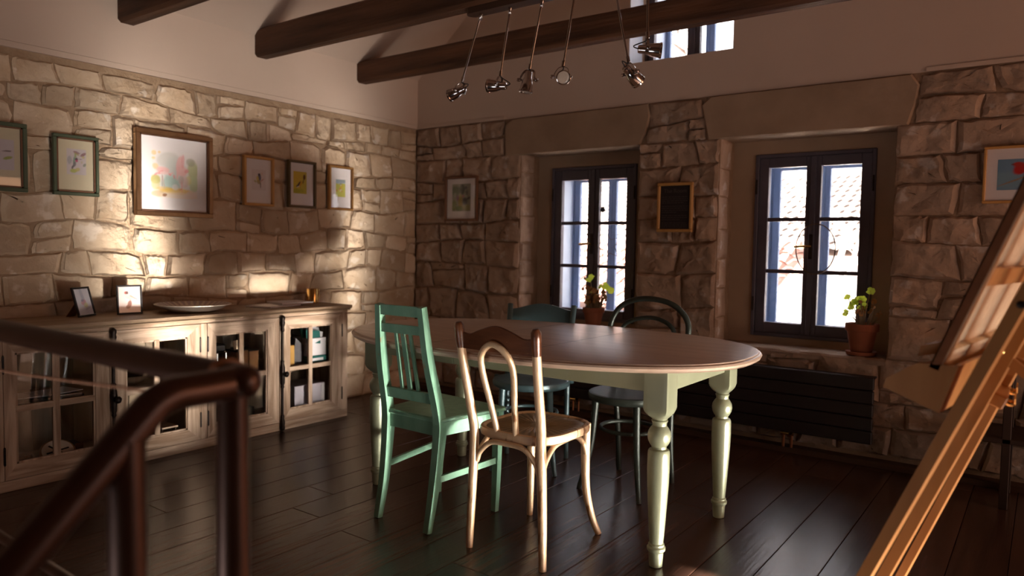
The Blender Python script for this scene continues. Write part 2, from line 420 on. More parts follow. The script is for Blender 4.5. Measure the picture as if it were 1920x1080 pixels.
# left wall
wl = NB(); box(wl, -.5, 0, YS - .3, .9, -.02, ZP)
wall_left = obj('wall_left', wl, 'mortar', kind='structure')
rng = random.Random(11)
def placeL(u, v, d): return Vector((d, u, v))
polys = stone_layout(rng, -4.4, -.012, .0, ZP - .035, (.10, .205), (.12, .29), lambda a, b: [(-4.4, -.012)], .045, 3.3, cut=.42, split=.3)
for p in polys:
    ymid = sum(q.x for q in p) / len(p); zm = sum(q.y for q in p) / len(p)
    if zm < .66 and -3.1 < ymid < -1.25: continue          # wholly behind the cabinet
    obj('stone', stone_mesh(rng, p, .008, .012, .008, .007, placeL), 'stone', wall_left, smooth=28)
bm = NB(); box(bm, -.5, .012, YS - .3, .9, ZP + .032, ZC + .02); obj('plaster', bm, 'plaster', wall_left)
bm = NB(); box(bm, -.4, .016, YS - .3, 0.0, ZP, ZP + .030); obj('plaster_edge', bm, 'plaster', wall_left)

# right wall (gable with the windows); holes: niches and the upper window
N1 = (1.06, 2.025, .585, 1.845); N2 = (2.565, 3.535, .575, 1.845); NU = (1.925, 2.625, 2.378, 3.08); ND = .24
WIN1 = (1.185, 1.888, .632, 1.752); WIN2 = (2.712, 3.402, .628, 1.758)
def wall_grid(bm, xs, zs, solid, y0, y1, top=None):
    for i in range(len(xs) - 1):
        for j in range(len(zs) - 1):
            if solid((xs[i] + xs[i + 1]) / 2, (zs[j] + zs[j + 1]) / 2): box(bm, xs[i], xs[i + 1], y0, y1, zs[j], zs[j + 1])
def inr(x, z, R): return R[0] < x < R[1] and R[2] < z < R[3]
bm = NB()
wall_grid(bm, [-.5, N1[0], N1[1], N2[0], N2[1], XE + .4], [-.02, N2[2], N1[2], N1[3], ZP],
          lambda x, z: not (inr(x, z, N1) or inr(x, z, N2)), 0, ND)
wall_right = obj('wall_right', bm, 'mortar2', kind='structure')
# outer half of the wall with the window openings
bm = NB()
wall_grid(bm, [-.5, WIN1[0], WIN1[1], NU[0], NU[1], WIN2[0], WIN2[1], XE + .4], [-.02, WIN2[2], WIN1[2], WIN1[3], WIN2[3], ZP],
          lambda x, z: not (inr(x, z, WIN1) or inr(x, z, WIN2)), ND, .62)
obj('niche_plaster', bm, 'nicheplaster', wall_right)
bm = NB()
wall_grid(bm, [-.5, NU[0], NU[1], XE + .4], [ZP, NU[2], NU[3], 6.2], lambda x, z: not inr(x, z, NU), -.004, .62)
obj('plaster', bm, 'plaster', wall_right)
bm = NB()
for x0, x1 in ((.0, .915), (3.66, XE)): box(bm, x0, x1, -.012, .1, ZP, ZP + .022)
obj('plaster_edge', bm, 'plaster', wall_right)
bm = NB(); box(bm, NU[0], NU[0] + .004, -.003, ND - .06, NU[2], NU[3]); obj('reveal_sky_tint', bm, 'lining', wall_right)  # pale blue sheet added on the plaster reveal, sky light put into its colour
def placeR(u, v, d): return Vector((u, -d, v))
lint1 = [(.925, 1.835), (2.05, 1.835), (2.115, 2.10), (.918, 2.10)]
lint2 = [(2.492, 1.84), (3.60, 1.835), (3.645, 2.10), (2.435, 2.10)]
def lintel(P, nm):
    bm = NB(); n = 26
    Q = resample([Vector(p) for p in P], n)
    c = sum(Q, Vector((0, 0))) / n
    rings = []
    for s, d in ((1, -.02), (1, .012), (.985, .022)):
        rings.append([bm.verts.new(placeR(c.x + (p.x - c.x) * s, c.y + (p.y - c.y) * (s if s == 1 else .955) + .004 * nz(p.x * 7, p.y * 7, s), d + .003 * nz(p.x * 5, p.y * 9, 2))) for p in Q])
    for A, B in zip(rings, rings[1:]):
        for k in range(n): bm.faces.new([A[k], A[(k + 1) % n], B[(k + 1) % n], B[k]])
    bm.faces.new(rings[-1])
    bmesh.ops.recalc_face_normals(bm, faces=bm.faces)
    return obj('lintel', bm, 'lintel', wall_right, smooth=40)
lintel(lint1, 1); lintel(lint2, 2)
def lint_soffit(x0, x1): 
    bm = NB(); box(bm, x0, x1, -.004, ND - .01, 1.842, 1.86); return obj('lintel_underside', bm, 'lintel', wall_right)
lint_soffit(N1[0], N1[1]); lint_soffit(N2[0], N2[1])
rng = random.Random(5)
def spanR(a, b):
    m = (a + b) / 2; X1 = 5.4
    if m < .58: return [(.012, X1)]
    if m < 1.84: return [(.012, N1[0]), (N1[1], N2[0]), (N2[1], X1)]
    t = (m - 1.84) / .26
    return [(.012, .912), (lerp(2.06, 2.10, t), lerp(2.48, 2.45, t)), (lerp(3.612, 3.64, t), X1)]
polys = []
for (a, b, rh) in ((.052, .345, (.12, .19)), (.345, .585, (.11, .16)), (.585, 1.842, (.12, .23)), (1.842, ZP - .004, (.11, .15))):
    polys += stone_layout(rng, 0, 0, a, b, rh, (.13, .285), spanR, .03, 8.8 + a, cut=.25, split=.28)
for p in polys:
    obj('stone', stone_mesh(rng, p, .009, .016, .012, .018, placeR), 'rock', wall_right, smooth=26)
# stones that return into the niches (left jambs), flush
for (R, s) in ((N1, 1), (N2, 2)):
    z = R[2] + .004
    while z < R[3] - .05:
        h = min(rng.uniform(.12, .22), R[3] - z)
        if R[3] - z - h < .08: h = R[3] - z
        def pj(u, v, d, R=R): return Vector((R[0] + d, u, v))
        dd = rng.uniform(.15, .20)
        P = [Vector((0.0, z)), Vector((dd, z)), Vector((dd + rng.uniform(-.02, .02), z + h)), Vector((0.0, z + h))]
        obj('stone', stone_mesh(rng, P, .010, .006, .006, .008, pj), 'rock', wall_right, smooth=42)
        z += h
# window sills of rough stone
for R in (N1, N2):
    bm = NB(); n = 14
    prev = None
    for i in range(n + 1):
        x = lerp(R[0], R[1], i / n); w = .012 * nz(x * 9, 1, 5)
        ring = [bm.verts.new(v) for v in ((x, -.022 + w, R[2] - .03), (x, -.026 + w, R[2] - .004), (x, -.012 + w, R[2] + .006 + w * .4), (x, ND, R[2] + .008), (x, ND, R[2] - .03))]
        if prev:
            for k in range(4): bm.faces.new([prev[k], prev[k + 1], ring[k + 1], ring[k]])
        else: bm.faces.new(ring)
        prev = ring
    bm.faces.new(list(reversed(prev)))
    bmesh.ops.recalc_face_normals(bm, faces=bm.faces)
    obj('sill', bm, 'rock', wall_right)

# skirting box along the right wall
bm = NB(); box(bm, 0.02, XE, -.085, -.0, 0, .03); bsk = obj('baseboard_right', bm, 'skirt', kind='structure')

# unseen walls, kept dark to cut bounce: east with low sun openings, south solid
bm = NB()
OP = [(-3.02, -2.24, .46, 1.05), (-2.239, -1.22, .46, .79)]      # low sun window, stepped openings shaped to place the sun patches
ys = [YS, OP[0][0], OP[0][1], OP[1][1], .0]; zs = [-.02, .46, .79, 1.05, ZC + .02]
for i in range(4):
    for j in range(4):
        ym, zm = (ys[i] + ys[i + 1]) / 2, (zs[j] + zs[j + 1]) / 2
        if not any(o[0] < ym < o[1] and o[2] < zm < o[3] for o in OP): box(bm, XE, XE + .2, ys[i], ys[i + 1], zs[j], zs[j + 1])
obj('wall_east', bm, 'mortar2', kind='structure')
bm = NB(); box(bm, -.5, XE + .4, YS - .3, YS, -.02, 6.2)
obj('wall_south', bm, 'mortar2', kind='structure')
# ceiling: two slopes
bm = NB(); zr = ZC + XR * SLOPE
prism(bm, [(0, YS - .3, ZC), (XR, YS - .3, zr), (XR, YS - .3, zr + .1), (-.3, YS - .3, ZC - .3 * SLOPE + .14)], (0, -YS + .9, 0))
prism(bm, [(XR, YS - .3, zr), (XE, YS - .3, ZC), (XE + .3, YS - .3, ZC - .3 * SLOPE + .14), (XR, YS - .3, zr + .1)], (0, -YS + .9, 0))
bmesh.ops.recalc_face_normals(bm, faces=bm.faces)
obj('ceiling', bm, 'plaster', kind='structure')

# floor: boards
HOLE = (2.2, 3.27, -5.9, -3.79)
bm = NB()
for r in ((-.5, HOLE[0], YS - .3, .9), (HOLE[1], XE + .4, YS - .3, .9), (HOLE[0], HOLE[1], YS - .3, HOLE[2]), (HOLE[0], HOLE[1], HOLE[3], .9)):
    box(bm, r[0], r[1], r[2], r[3], -.25, -.022)
floor = obj('floor', bm, 'darkwood', kind='structure')
rng = random.Random(3)
PW = .1815; x = 3.244 - 18 * PW
while x < XE:
    y = YS + rng.uniform(-2, 0)
    while y < -.02:
        L = rng.uniform(1.7, 3.0); y0, y1 = max(y, YS), min(y + L, 0.0)
        y += L
        x0, x1 = max(x, 0.), min(x + PW, XE)
        if x1 <= x0 or y1 <= y0: continue
        segs = [(y0, y1)]
        if x1 > HOLE[0] and x0 < HOLE[1]:
            segs = [(max(y0, HOLE[3]), y1), (y0, min(y1, HOLE[2]))]
        for a, b in segs:
            if b - a < .03: continue
            bm = NB(); box(bm, x0 + .0012, x1 - .0012, a + .0012, b - .0012, -.022, rng.uniform(-.0006, .0), bev=.0015)
            obj('plank', bm, 'floor', floor)
    x += PW

# tie beams
def hewn(x0, x1, y0, y1, z0, z1, seed):
    bm = NB(); n = 26; prev = None; c = .018
    prof = [(y0 + c, z0), (y1 - c, z0), (y1, z0 + c), (y1, z1 - c), (y1 - c, z1), (y0 + c, z1), (y0, z1 - c), (y0, z0 + c)]
    for i in range(n + 1):
        x = lerp(x0, x1, i / n)
        ring = [bm.verts.new((x, y + .006 * nz(x * 1.4, k, seed), z + .006 * nz(x * 1.1, k + 9, seed))) for k, (y, z) in enumerate(prof)]
        if prev:
            for k in range(8): bm.faces.new([prev[k], prev[(k + 1) % 8], ring[(k + 1) % 8], ring[k]])
        else: bm.faces.new(list(reversed(ring)))
        prev = ring
    bm.faces.new(prev)
    return bm
for i, (y0, z1) in enumerate(((-.655, 2.515), (-1.520, 2.54), (-2.385, 2.545), (-3.25, 2.54), (-4.115, 2.54))):
    b = obj('ceiling_beam', hewn(-.1, XE, y0, y0 + .105, 2.362, z1, i), 'beam', kind='structure', smooth=30)

# ------------------------------------------------------------------ windows
def sash(win, x0, x1, z0, z1, y0, y1, gx, gz, mat, nrow, inner):
    """one casement leaf: frame mesh, muntin and pane sub-parts. gx=(glass x range) gz=(glass z range)"""
    bm = NB()
    box(bm, x0, gx[0], y0, y1, z0, z1, .003); box(bm, gx[1], x1, y0, y1, z0, z1, .003)
    box(bm, gx[0], gx[1], y0, y1, z0, gz[0], .003); box(bm, gx[0], gx[1], y0, y1, gz[1], z1, .003)
    s = obj('sash', bm, mat, win)
    hgt = (gz[1] - gz[0]) / nrow
    for k in range(nrow):
        a = gz[0] + hgt * k; b = a + hgt
        if k > 0:
            bm = NB(); box(bm, gx[0], gx[1], y0 + .004, y1 - .004, a - .012, a + .012, .003); obj('muntin', bm, mat, s)
        bm = NB(); ym = (y0 + y1) / 2
        box(bm, gx[0], gx[1], ym - .0015, ym + .0015, a + (.012 if k else 0), b - (.012 if k < nrow - 1 else 0)); obj('pane', bm, 'wglass', s)
    return s
def casement(n, R, g1, g2, gz, nrow, handle=True, outer_y=.52):
    w = bpy.data.objects.new('window_%d' % n, None); COL.objects.link(w); w['kind'] = 'structure'
    w.location = ((R[0] + R[1]) / 2, ND, R[2])
    x0, x1, z0, z1 = R; f = .022
    bm = NB(); y0, y1 = ND - .012, ND + .05
    box(bm, x0, x0 + f, y0, y1, z0, z1, .003); box(bm, x1 - f, x1, y0, y1, z0, z1, .003)
    box(bm, x0 + f, x1 - f, y0, y1, z1 - f, z1, .003); box(bm, x0 + f, x1 - f, y0, y1, z0, z0 + f, .003)
    obj('window_frame', bm, 'frame_w', w)
    xm = (g1[1] + g2[0]) / 2
    sash(w, x0 + f, xm - .001, z0 + f, z1 - f, ND, ND + .04, g1, gz, 'frame_w', nrow, True)
    sash(w, xm + .001, x1 - f, z0 + f, z1 - f, ND, ND + .04, g2, gz, 'frame_w', nrow, True)
    bm = NB(); box(bm, xm - .017, xm + .017, ND - .012, ND + .002, z0 + f, z1 - f, .004); obj('cover_strip', bm, 'frame_w', w)
    # pale painted box between the two casements
    bm = NB(); a, b = ND + .05, outer_y
    box(bm, x0 - .0, x0 + .012, a, b, z0, z1); box(bm, x1 - .012, x1, a, b, z0, z1); box(bm, x0, x1, a, b, z0, z0 + .012); box(bm, x0, x1, a, b, z1 - .012, z1)
    obj('lining', bm, 'lining', w)
    bm = NB(); y0, y1 = outer_y, outer_y + .05
    box(bm, x0, x0 + f, y0, y1, z0, z1); box(bm, x1 - f, x1, y0, y1, z0, z1); box(bm, x0, x1, y0, y1, z1 - f, z1); box(bm, x0, x1, y0, y1, z0, z0 + f)
    obj('outer_frame', bm, 'frame_o', w)
    i = .012
    sash(w, x0 + f, xm, z0 + f, z1 - f, outer_y + .005, outer_y + .04, (g1[0] - i, g1[1] + i), (gz[0] - .02, gz[1] + .01), 'frame_o', 1, False)
    sash(w, xm, x1 - f, z0 + f, z1 - f, outer_y + .005, outer_y + .04, (g2[0] - i, g2[1] + i), (gz[0] - .02, gz[1] + .01), 'frame_o', 1, False)
    if handle:
        zc = 1.19
        bm = NB(); box(bm, xm - .012, xm + .012, ND - .019, ND - .012, zc - .075, zc + .075, .003); h = obj('handle_plate', bm, 'iron', w)
        bm = NB(); tube(bm, [(xm, ND - .012, zc), (xm, ND - .05, zc)], .007, 8); tube(bm, curve([(xm + .012, ND - .05, zc), (xm - .03, ND - .052, zc), (xm - .085, ND - .046, zc - .004)], 10), [.008] * 5 + [.009] * 6, 8); obj('lever', bm, 'brass', h)
        for q in (z0 + .2, z1 - .2):
            for xx in (x0 + .012, x1 - .012):
                bm = NB(); tube(bm, [(xx, ND - .016, q - .045), (xx, ND - .016, q + .045)], .006, 8); obj('hinge', bm, 'iron', w)
    return w
casement(1, WIN1, (1.268, 1.493), (1.587, 1.806), (.712, 1.657), 3)
casement(2, WIN2, (2.793, 3.016), (3.102, 3.322), (.715, 1.675), 3)
casement(3, (NU[0], NU[1], NU[2], NU[3]), (1.986, 2.226), (2.314, 2.556), (2.43, 3.02), 1, handle=False)

# ------------------------------------------------------------------ outside
house = thing('neighbour_house', 'pale rendered house with faded clay tile roof seen beyond the windows', 'house', (1.5, 6, -3))
bm = NB(); box(bm, -7, 9, 6.0, 12, -3, 1.18); obj('wall', bm, 'housewall', house)
RY0, RZ0, RY1, RZ1 = 5.75, 1.16, 9.2, 2.50
nrow = 14
for k in range(nrow):
    bm = NB(); a, b = k / nrow, (k + 1.15) / nrow
    ya, za, yb, zb = lerp(RY0, RY1, a), lerp(RZ0, RZ1, a) + .03, lerp(RY0, RY1, b), lerp(RZ0, RZ1, b)
    prev = None; n = 210
    for i in range(n + 1):
        x = lerp(-7, 9, i / n); w = .035 * abs(math.sin(i * PI / 2 + .4)) 
        r = [bm.verts.new((x, ya, za + w)), bm.verts.new((x, yb, zb + w))]
        if prev: bm.faces.new([prev[0], r[0], r[1], prev[1]])
        prev = r
    obj('tile_row', bm, 'tile', house)
bm = NB(); prism(bm, [(-7, RY0 + .1, RZ0 - .04), (-7, RY1, RZ1 - .04), (-7, 12, 1.1)], (16, 0, 0)); obj('roof', bm, 'tile', house)
bm = NB(); tube(bm, [(-7, RY1, RZ1 + .02), (9, RY1, RZ1 + .02)], .08, 8); obj('ridge', bm, 'tile', house)
shed = thing('annexe', 'low annexe with red clay tile roof just outside the left window', 'shed', (.2, 3.6, -3))
bm = NB(); box(bm, -3, 1.98, 2.55, 4.6, -3, .5); obj('wall', bm, 'housewall', shed)
for k in range(9):
    bm = NB(); a, b = k / 9, (k + 1.15) / 9
    ya, za, yb, zb = lerp(2.4, 4.6, a), lerp(.52, 1.26, a) + .025, lerp(2.4, 4.6, b), lerp(.52, 1.26, b)
    prev = None; n = 84
    for i in range(n + 1):
        x = lerp(-3, 2.08, i / n); w = .05 * abs(math.sin(i * PI / 3))
        r = [bm.verts.new((x, ya, za + w)), bm.verts.new((x, yb, zb + w))]
        if prev: bm.faces.new([prev[0], r[0], r[1], prev[1]])
        prev = r
    obj('tile_row', bm, 'redtile', shed)
bm = NB(); tube(bm, [(2.08, 2.4, .56), (2.08, 4.6, 1.31)], .05, 8); obj('verge_tiles', bm, 'redtile', shed)
def bare_tree(loc, h, seed, label):
    t = thing('bare_tree', label, 'tree', loc, 'bare trees outside')
    rg = random.Random(seed); bm = NB(); tw = NB()
    def grow(b, p, d, L, r, lev):
        pts = [p]; q = p.copy(); dd = d.copy()
        for i in range(4):
            dd = (dd + Vector((rg.uniform(-.25, .25), rg.uniform(-.25, .25), rg.uniform(-.05, .2)))).normalized(); q = q + dd * L / 4; pts.append(q.copy())
        tube(b, pts, [lerp(r, r * .55, i / 4) for i in range(5)], 6 if lev < 2 else 4, caps=False)
        if lev < 4:
            for i in range(3 if lev else 5):
                s = pts[rg.randint(2, 4)]; a = Vector((rg.uniform(-1, 1), rg.uniform(-1, 1), rg.uniform(.1, .9))).normalized()
                grow(tw, s, (dd * .6 + a).normalized(), L * rg.uniform(.5, .72), r * .5, lev + 1)
    grow(bm, Vector(loc), Vector((0, 0, 1)), h * .5, .055, 0)
    obj('trunk', bm, 'bark', t); obj('twigs', tw, 'bark', t, kind='stuff')
bare_tree((-.4, 5.15, -2.9), 6.6, 4, 'bare grey tree whose twigs show through left window')
bare_tree((1.7, 5.2, -2.9), 9.5, 9, 'bare grey tree whose twigs show through upper window')

# ------------------------------------------------------------------ radiators
def radiator(x0, x1, label, valve):
    z0, z1 = .128, .492; y0, y1 = -.135, -.05
    t = thing('radiator', label, 'radiator', ((x0 + x1) / 2, -.09, z0), 'black panel radiators')
    n = 5; h = (z1 - z0) / n
    for k in range(n):
        bm = NB(); box(bm, x0, x1, y0, y0 + .03, z0 + k * h + .002, z0 + (k + 1) * h - .002, .004); obj('slat', bm, 'radiator', t)
    bm = NB(); box(bm, x0 + .02, x1 - .02, y0 + .028, y1, z0 + .01, z1 - .012); obj('core', bm, 'radiator', t)
    bm = NB(); box(bm, x0, x1, y0 + .031, y1 + .0, z1 - .011, z1 - .002); obj('top_grille', bm, 'radiator', t)
    for xx in (x0 + .15, x1 - .15):
        bm = NB(); box(bm, xx - .02, xx + .02, y1, -.020, z0 + .05, z1 - .05); obj('bracket', bm, 'radiator', t)
    for s in (-.022, .022):
        bm = NB(); tube(bm, [(valve + s, -.075, .028), (valve + s, -.075, z0 + .012)], .008, 10); obj('pipe', bm, 'copper', t)
    bm = NB(); tube(bm, [(valve - .035, -.085, .112), (valve + .035, -.085, .112)], .013, 10); tube(bm, [(valve + .022, -.085, .112), (valve + .022, -.125, .106)], .011, 10); obj('valve', bm, 'brass', t)
radiator(2.352, 3.50, 'long black slatted radiator under the right window', 3.05)
radiator(1.10, 2.10, 'black radiator under left window half hidden behind the petrol blue chair', 1.62)

# ------------------------------------------------------------------ dining table
TX, TY, TA, TB, TN, TZ, TR = 2.372, -1.642, .967, .622, 2.33, .752, .04
tab = thing('dining_table', 'oval extending dining table with brown wooden top and sage green turned legs', 'table', (TX, TY, 0))
def oval(a, b, z, n=72):
    out = []
    for k in range(n):
        th = 2 * PI * k / n; c, s = math.cos(th), math.sin(th)
        r = (abs(c / a) ** TN + abs(s / b) ** TN) ** (-1 / TN); out.append(Vector((TX + r * c * math.cos(TR) - r * s * math.sin(TR), TY + r * c * math.sin(TR) + r * s * math.cos(TR), z)))
    return out
def ovalstack(prof):
    bm = NB(); n = 72; rings = [[bm.verts.new(p) for p in oval(TA - i, TB - i, z, n)] for i, z in prof]
    for A, B in zip(rings, rings[1:]):
        for k in range(n): bm.faces.new([A[k], A[(k + 1) % n], B[(k + 1) % n], B[k]])
    bm.faces.new(list(reversed(rings[0]))); bm.faces.new(rings[-1]); return bm
obj('tabletop', ovalstack([(.026, TZ - .031), (.014, TZ - .031), (.004, TZ - .024), (.0, TZ - .015), (.003, TZ - .008), (.009, TZ - .0055), (.0115, TZ - .0055), (.0125, TZ - .001), (.016, TZ)]), 'tabletop', tab, smooth=30)
bm = NB()
for xx in (TX - .21, TX + .21): box(bm, xx - .0007, xx + .0007, TY - TB + .01, TY + TB - .01, TZ - .0002, TZ + .0003)
obj('leaf_seam', bm, 'darkwood', tab)
LX = (1.655, 3.116); LY = (-1.962, -1.335)
for (px_, py_) in [(x, y) for x in LX for y in LY]:
    bm = NB(); h = .046
    zt, zb = TZ - .03, .545
    loops = []
    for hh, z, e in ((h, zt, 30), (h, zb + .040, 30), (h - .001, zb + .030, 12), (h - .004, zb + .020, 6), (h - .010, zb + .010, 3.2), (h - .018, zb + .002, 2.2), (h - .021, zb - .004, 2)):
        loops.append([Vector((x, y, z)) for x, y in rseat(px_, py_, hh, hh, 40, e)])
    loopstack(bm, loops[::-1])
    P = [(.026, .543), (.030, .538), (.026, .530), (.0255, .520), (.032, .512), (.040, .498), (.0425, .482), (.040, .466), (.033, .452), (.027, .444), (.027, .436),
         (.036, .432), (.0395, .424), (.040, .410), (.0405, .36), (.0385, .30), (.034, .22), (.029, .14), (.0255, .092), (.025, .088), (.029, .084), (.029, .078), (.034, .072), (.033, .062), (.027, .055), (.0265, .05), (.025, .02), (.0235, .002), (.02, .0)]
    lathe(bm, [(r, z) for r, z in P], 24, (px_, py_, 0))
    bmesh.ops.recalc_face_normals(bm, faces=bm.faces)
    obj('leg', bm, 'sage', tab, smooth=32)
za0, za1 = .640, TZ - .031
for yy, s in ((LY[0] - .012, -1), (LY[1] + .012, 1)):
    for a, b in ((LX[0] + .046, 2.145), (2.1465, 2.6185), (2.62, LX[1] - .046)):
        bm = NB(); box(bm, a, b, yy - .011, yy + .011, za0, za1, .002); obj('apron', bm, 'sage', tab)
for xx in (LX[0] - .012, LX[1] + .012):
    bm = NB(); box(bm, xx - .011, xx + .011, LY[0] + .046, LY[1] - .046, za0, za1, .002); obj('apron', bm, 'sage', tab)

# ------------------------------------------------------------------ chairs
# pale green wooden chair, back to the camera
ch = thing('dining_chair', 'worn mint green wooden chair with three slats in its back', 'chair', (2.12, -2.05, 0))
SZ = .452
posts = []
for x0, xs, x1 in ((1.978, 1.974, 2.036), (2.262, 2.268, 2.270)):
    pts = curve([(x0, -2.262, 0), (x0 + .003, -2.232, .16), (xs, -2.205, .36), (xs, -2.207, .47), (lerp(xs, x1, .5), -2.274, .70), (x1, -2.316, .914)], 20)
    bm = NB(); n = len(pts)
    ws = [lerp(.026, .036, min(1, i / (n * .45))) if i < n * .45 else lerp(.036, .026, (i / n - .45) / .55) for i in range(n)]
    ds = [lerp(.026, .046, min(1, i / (n * .45))) if i < n * .45 else lerp(.046, .028, (i / n - .45) / .55) for i in range(n)]
    bar(bm, pts, ws, ds, (1, 0, 0), .0016, 1); obj('leg', bm, ['green', 'greenwear'], ch); posts.append(pts)
def post_at(p, z):
    for a, b in zip(p, p[1:]):
        if a.z <= z <= b.z: return a.lerp(b, (z - a.z) / (b.z - a.z))
    return p[-1]
def rail_between(nm, za, zb, th, inset=.012, mat='green'):
    L0, R0 = post_at(posts[0], za), post_at(posts[1], za); L1, R1 = post_at(posts[0], zb), post_at(posts[1], zb)
    bm = NB(); q = [L0 + V(inset, -th / 2, 0), R0 + V(-inset, -th / 2, 0), R1 + V(-inset, -th / 2, 0), L1 + V(inset, -th / 2, 0)]
    prism(bm, q, (0, th, 0)); bmesh.ops.recalc_face_normals(bm, faces=bm.faces); return obj(nm, bm, mat, ch)
rail_between('top_rail', .872, .914, .022); rail_between('back_rail', .800, .836, .018); rail_between('back_rail', .515, .560, .02)
for f in (.36, .52, .68):
    a = post_at(posts[0], .558).lerp(post_at(posts[1], .558), f); b = post_at(posts[0], .803).lerp(post_at(posts[1], .803), f)
    bm = NB(); bar(bm, [a, b], .022 if f == .52 else .014, .010, (1, 0, 0), .002); obj('slat', bm, 'green', ch)
fl = [(1.955, -1.850), (2.318, -1.880)]
for fx, fy in fl:
    bm = NB(); bar(bm, curve([(fx, fy - .012, 0), (fx, fy - .004, .18), (fx, fy, .44)], 10), [.024 + .001 * i for i in range(11)], [.024 + .001 * i for i in range(11)], (1, 0, 0), .0016, 1); obj('leg', bm, ['green', 'greenwear'], ch)
bm = NB(); prism(bm, [(1.955, -2.215, SZ - .012), (2.285, -2.220, SZ - .012), (2.345, -1.855, SZ - .012), (1.928, -1.825, SZ - .012)], (0, 0, .020))
bmesh.ops.bevel(bm, geom=bm.edges[:], offset=.005, segments=1, affect='EDGES', profile=.5); bmesh.ops.recalc_face_normals(bm, faces=bm.faces); obj('seat', bm, 'green', ch)
def crossbar(nm, a, b, w, h, par, mat, bev=.002, em=0):
    bm = NB(); a, b = Vector(a), Vector(b); bar(bm, [a, b], h, w, (0, 0, 1), bev, em); return obj(nm, bm, mat, par)
for a, b in (((1.976, -2.19), (1.957, -1.862)), ((2.268, -2.19), (2.318, -1.892)), ((1.965, -1.858), (2.308, -1.884)), ((1.985, -2.198), (2.262, -2.203))):
    crossbar('seat_rail', (a[0], a[1], SZ - .040), (b[0], b[1], SZ - .040), .02, .055, ch, ['green', 'greenwear'], .0014, 1)
crossbar('stretcher', (1.975, -2.222, .218), (1.957, -1.862, .235), .014, .026, ch, ['green', 'greenwear'], .0014, 1); crossbar('stretcher', (2.264, -2.222, .205), (2.318, -1.892, .225), .014, .026, ch, ['green', 'greenwear'], .0014, 1)

# bentwood helper
# stripped bentwood chair
bc = thing('dining_chair', 'stripped pale bentwood chair with dark brown crest rail and hoop back', 'chair', (2.63, -2.04, 0))
SZ2 = .462; cxs, cys = 2.615, -2.022
def sq(cx, cy, a, b, z, e=3.2): return [Vector((x, y, z)) for x, y in rseat(cx, cy, a, b, 48, e)]
bm = NB(); A_, B_ = .185, .200
loopstack(bm, [sq(cxs, cys, A_ - .012, B_ - .012, SZ2 - .040), sq(cxs, cys, A_, B_, SZ2 - .032), sq(cxs, cys, A_ + .003, B_ + .003, SZ2 - .016), sq(cxs, cys, A_, B_, SZ2 - .003), sq(cxs, cys, A_ - .008, B_ - .008, SZ2), sq(cxs, cys, A_ - .016, B_ - .016, SZ2 - .003), sq(cxs, cys, A_ - .02, B_ - .02, SZ2 - .008)])
obj('seat_frame', bm, 'bent', bc, smooth=45)
# embossed panel with radiating flutes
bm = NB(); n = 144; rings = []
for r in (.10, .2, .3, .42, .55, .68, .80, .92, 1.0):
    ring = []
    L = rseat(0, 0, (A_ - .018) * r, (B_ - .018) * r, n, 3.2)
    for k, (x, y) in enumerate(L):
        amp = .0022 * max(0, min(1, (r - .12) * 5)) * max(0, min(1, (.96 - r) * 5)); zz = SZ2 - .0065 + amp * math.cos(2 * PI * k * 36 / n) + .001 * math.cos(r * 9)
        ring.append(bm.verts.new((cxs + x, cys + y, zz)))
    rings.append(ring)
for P_, Q_ in zip(rings, rings[1:]):
    for k in range(n): bm.faces.new([P_[k], P_[(k + 1) % n], Q_[(k + 1) % n], Q_[k]])
bm.faces.new(rings[0]); bmesh.ops.recalc_face_normals(bm, faces=bm.faces)
cl = bm.loops.layers.float_color.new('col')
for f in bm.faces:
    for l in f.loops:
        v_ = l.vert.co; th = math.atan2(v_.y - cys, v_.x - cxs); rr = max(abs(v_.x - cxs) / A_, abs(v_.y - cys) / B_)
        kk = .5 + .5 * nz(v_.x * 14, v_.y * 14, 4); g_ = .5 + .5 * math.cos(th * 36) if .13 < rr < .80 else .75  # flute grooves darkened in the vertex colour, shading painted onto the relief
        c_ = [lerp(a, b, g_ * .8 + .2 * kk) for a, b in zip((.085, .045, .018), (.34, .21, .10))]; l[cl] = (*c_, 1)
obj('seat_panel', bm, vcol_mat('groove_shaded_seat_veneer', .38), bc, smooth=60)
bposts = []
for x0, xs, x1 in ((2.478, 2.463, 2.448), (2.818, 2.775, 2.800)):
    pts = curve([(x0, -2.258, 0), (lerp(x0, xs, .4), -2.240, .18), (xs, -2.218, .42), (lerp(xs, x1, .25), -2.232, .52), (lerp(xs, x1, .7), -2.278, .72), (x1, -2.302, .862)], 25)
    n = len(pts); R = [.0135 + .005 * min(1, i / (n * .3)) - (.003 * max(0, i / n - .5) * 2) for i in range(n)]
    bm = NB(); tube(bm, pts, R, 12); obj('leg', bm, 'bent', bc, smooth=60); bposts.append(pts)
# tips of the posts, still varnished
for p in bposts:
    q = [post_at(p, .775), post_at(p, .80), post_at(p, .83), post_at(p, .858)] ; top = q[-1] + V(0, -.002, .012)
    bm = NB(); tube(bm, q + [top], [.0165, .0185, .019, .0185, .011], 12); obj('post_tip', bm, 'bentdark', bc, smooth=60)
for fx, fy, ox, oy in ((2.472, -1.842, -.01, .012), (2.752, -1.850, .052, .018)):
    pts = curve([(fx + ox, fy + oy, 0), (fx + ox * .45, fy + oy * .5, .07), (fx + .0, fy, .18), (fx - ox * .12, fy - .002, .32), (fx - ox * .1, fy - .004, .45)], 20)
    n = len(pts); bm = NB(); tube(bm, pts, [lerp(.0125, .020, i / (n - 1)) for i in range(n)], 12); obj('leg', bm, 'bent', bc, smooth=60)
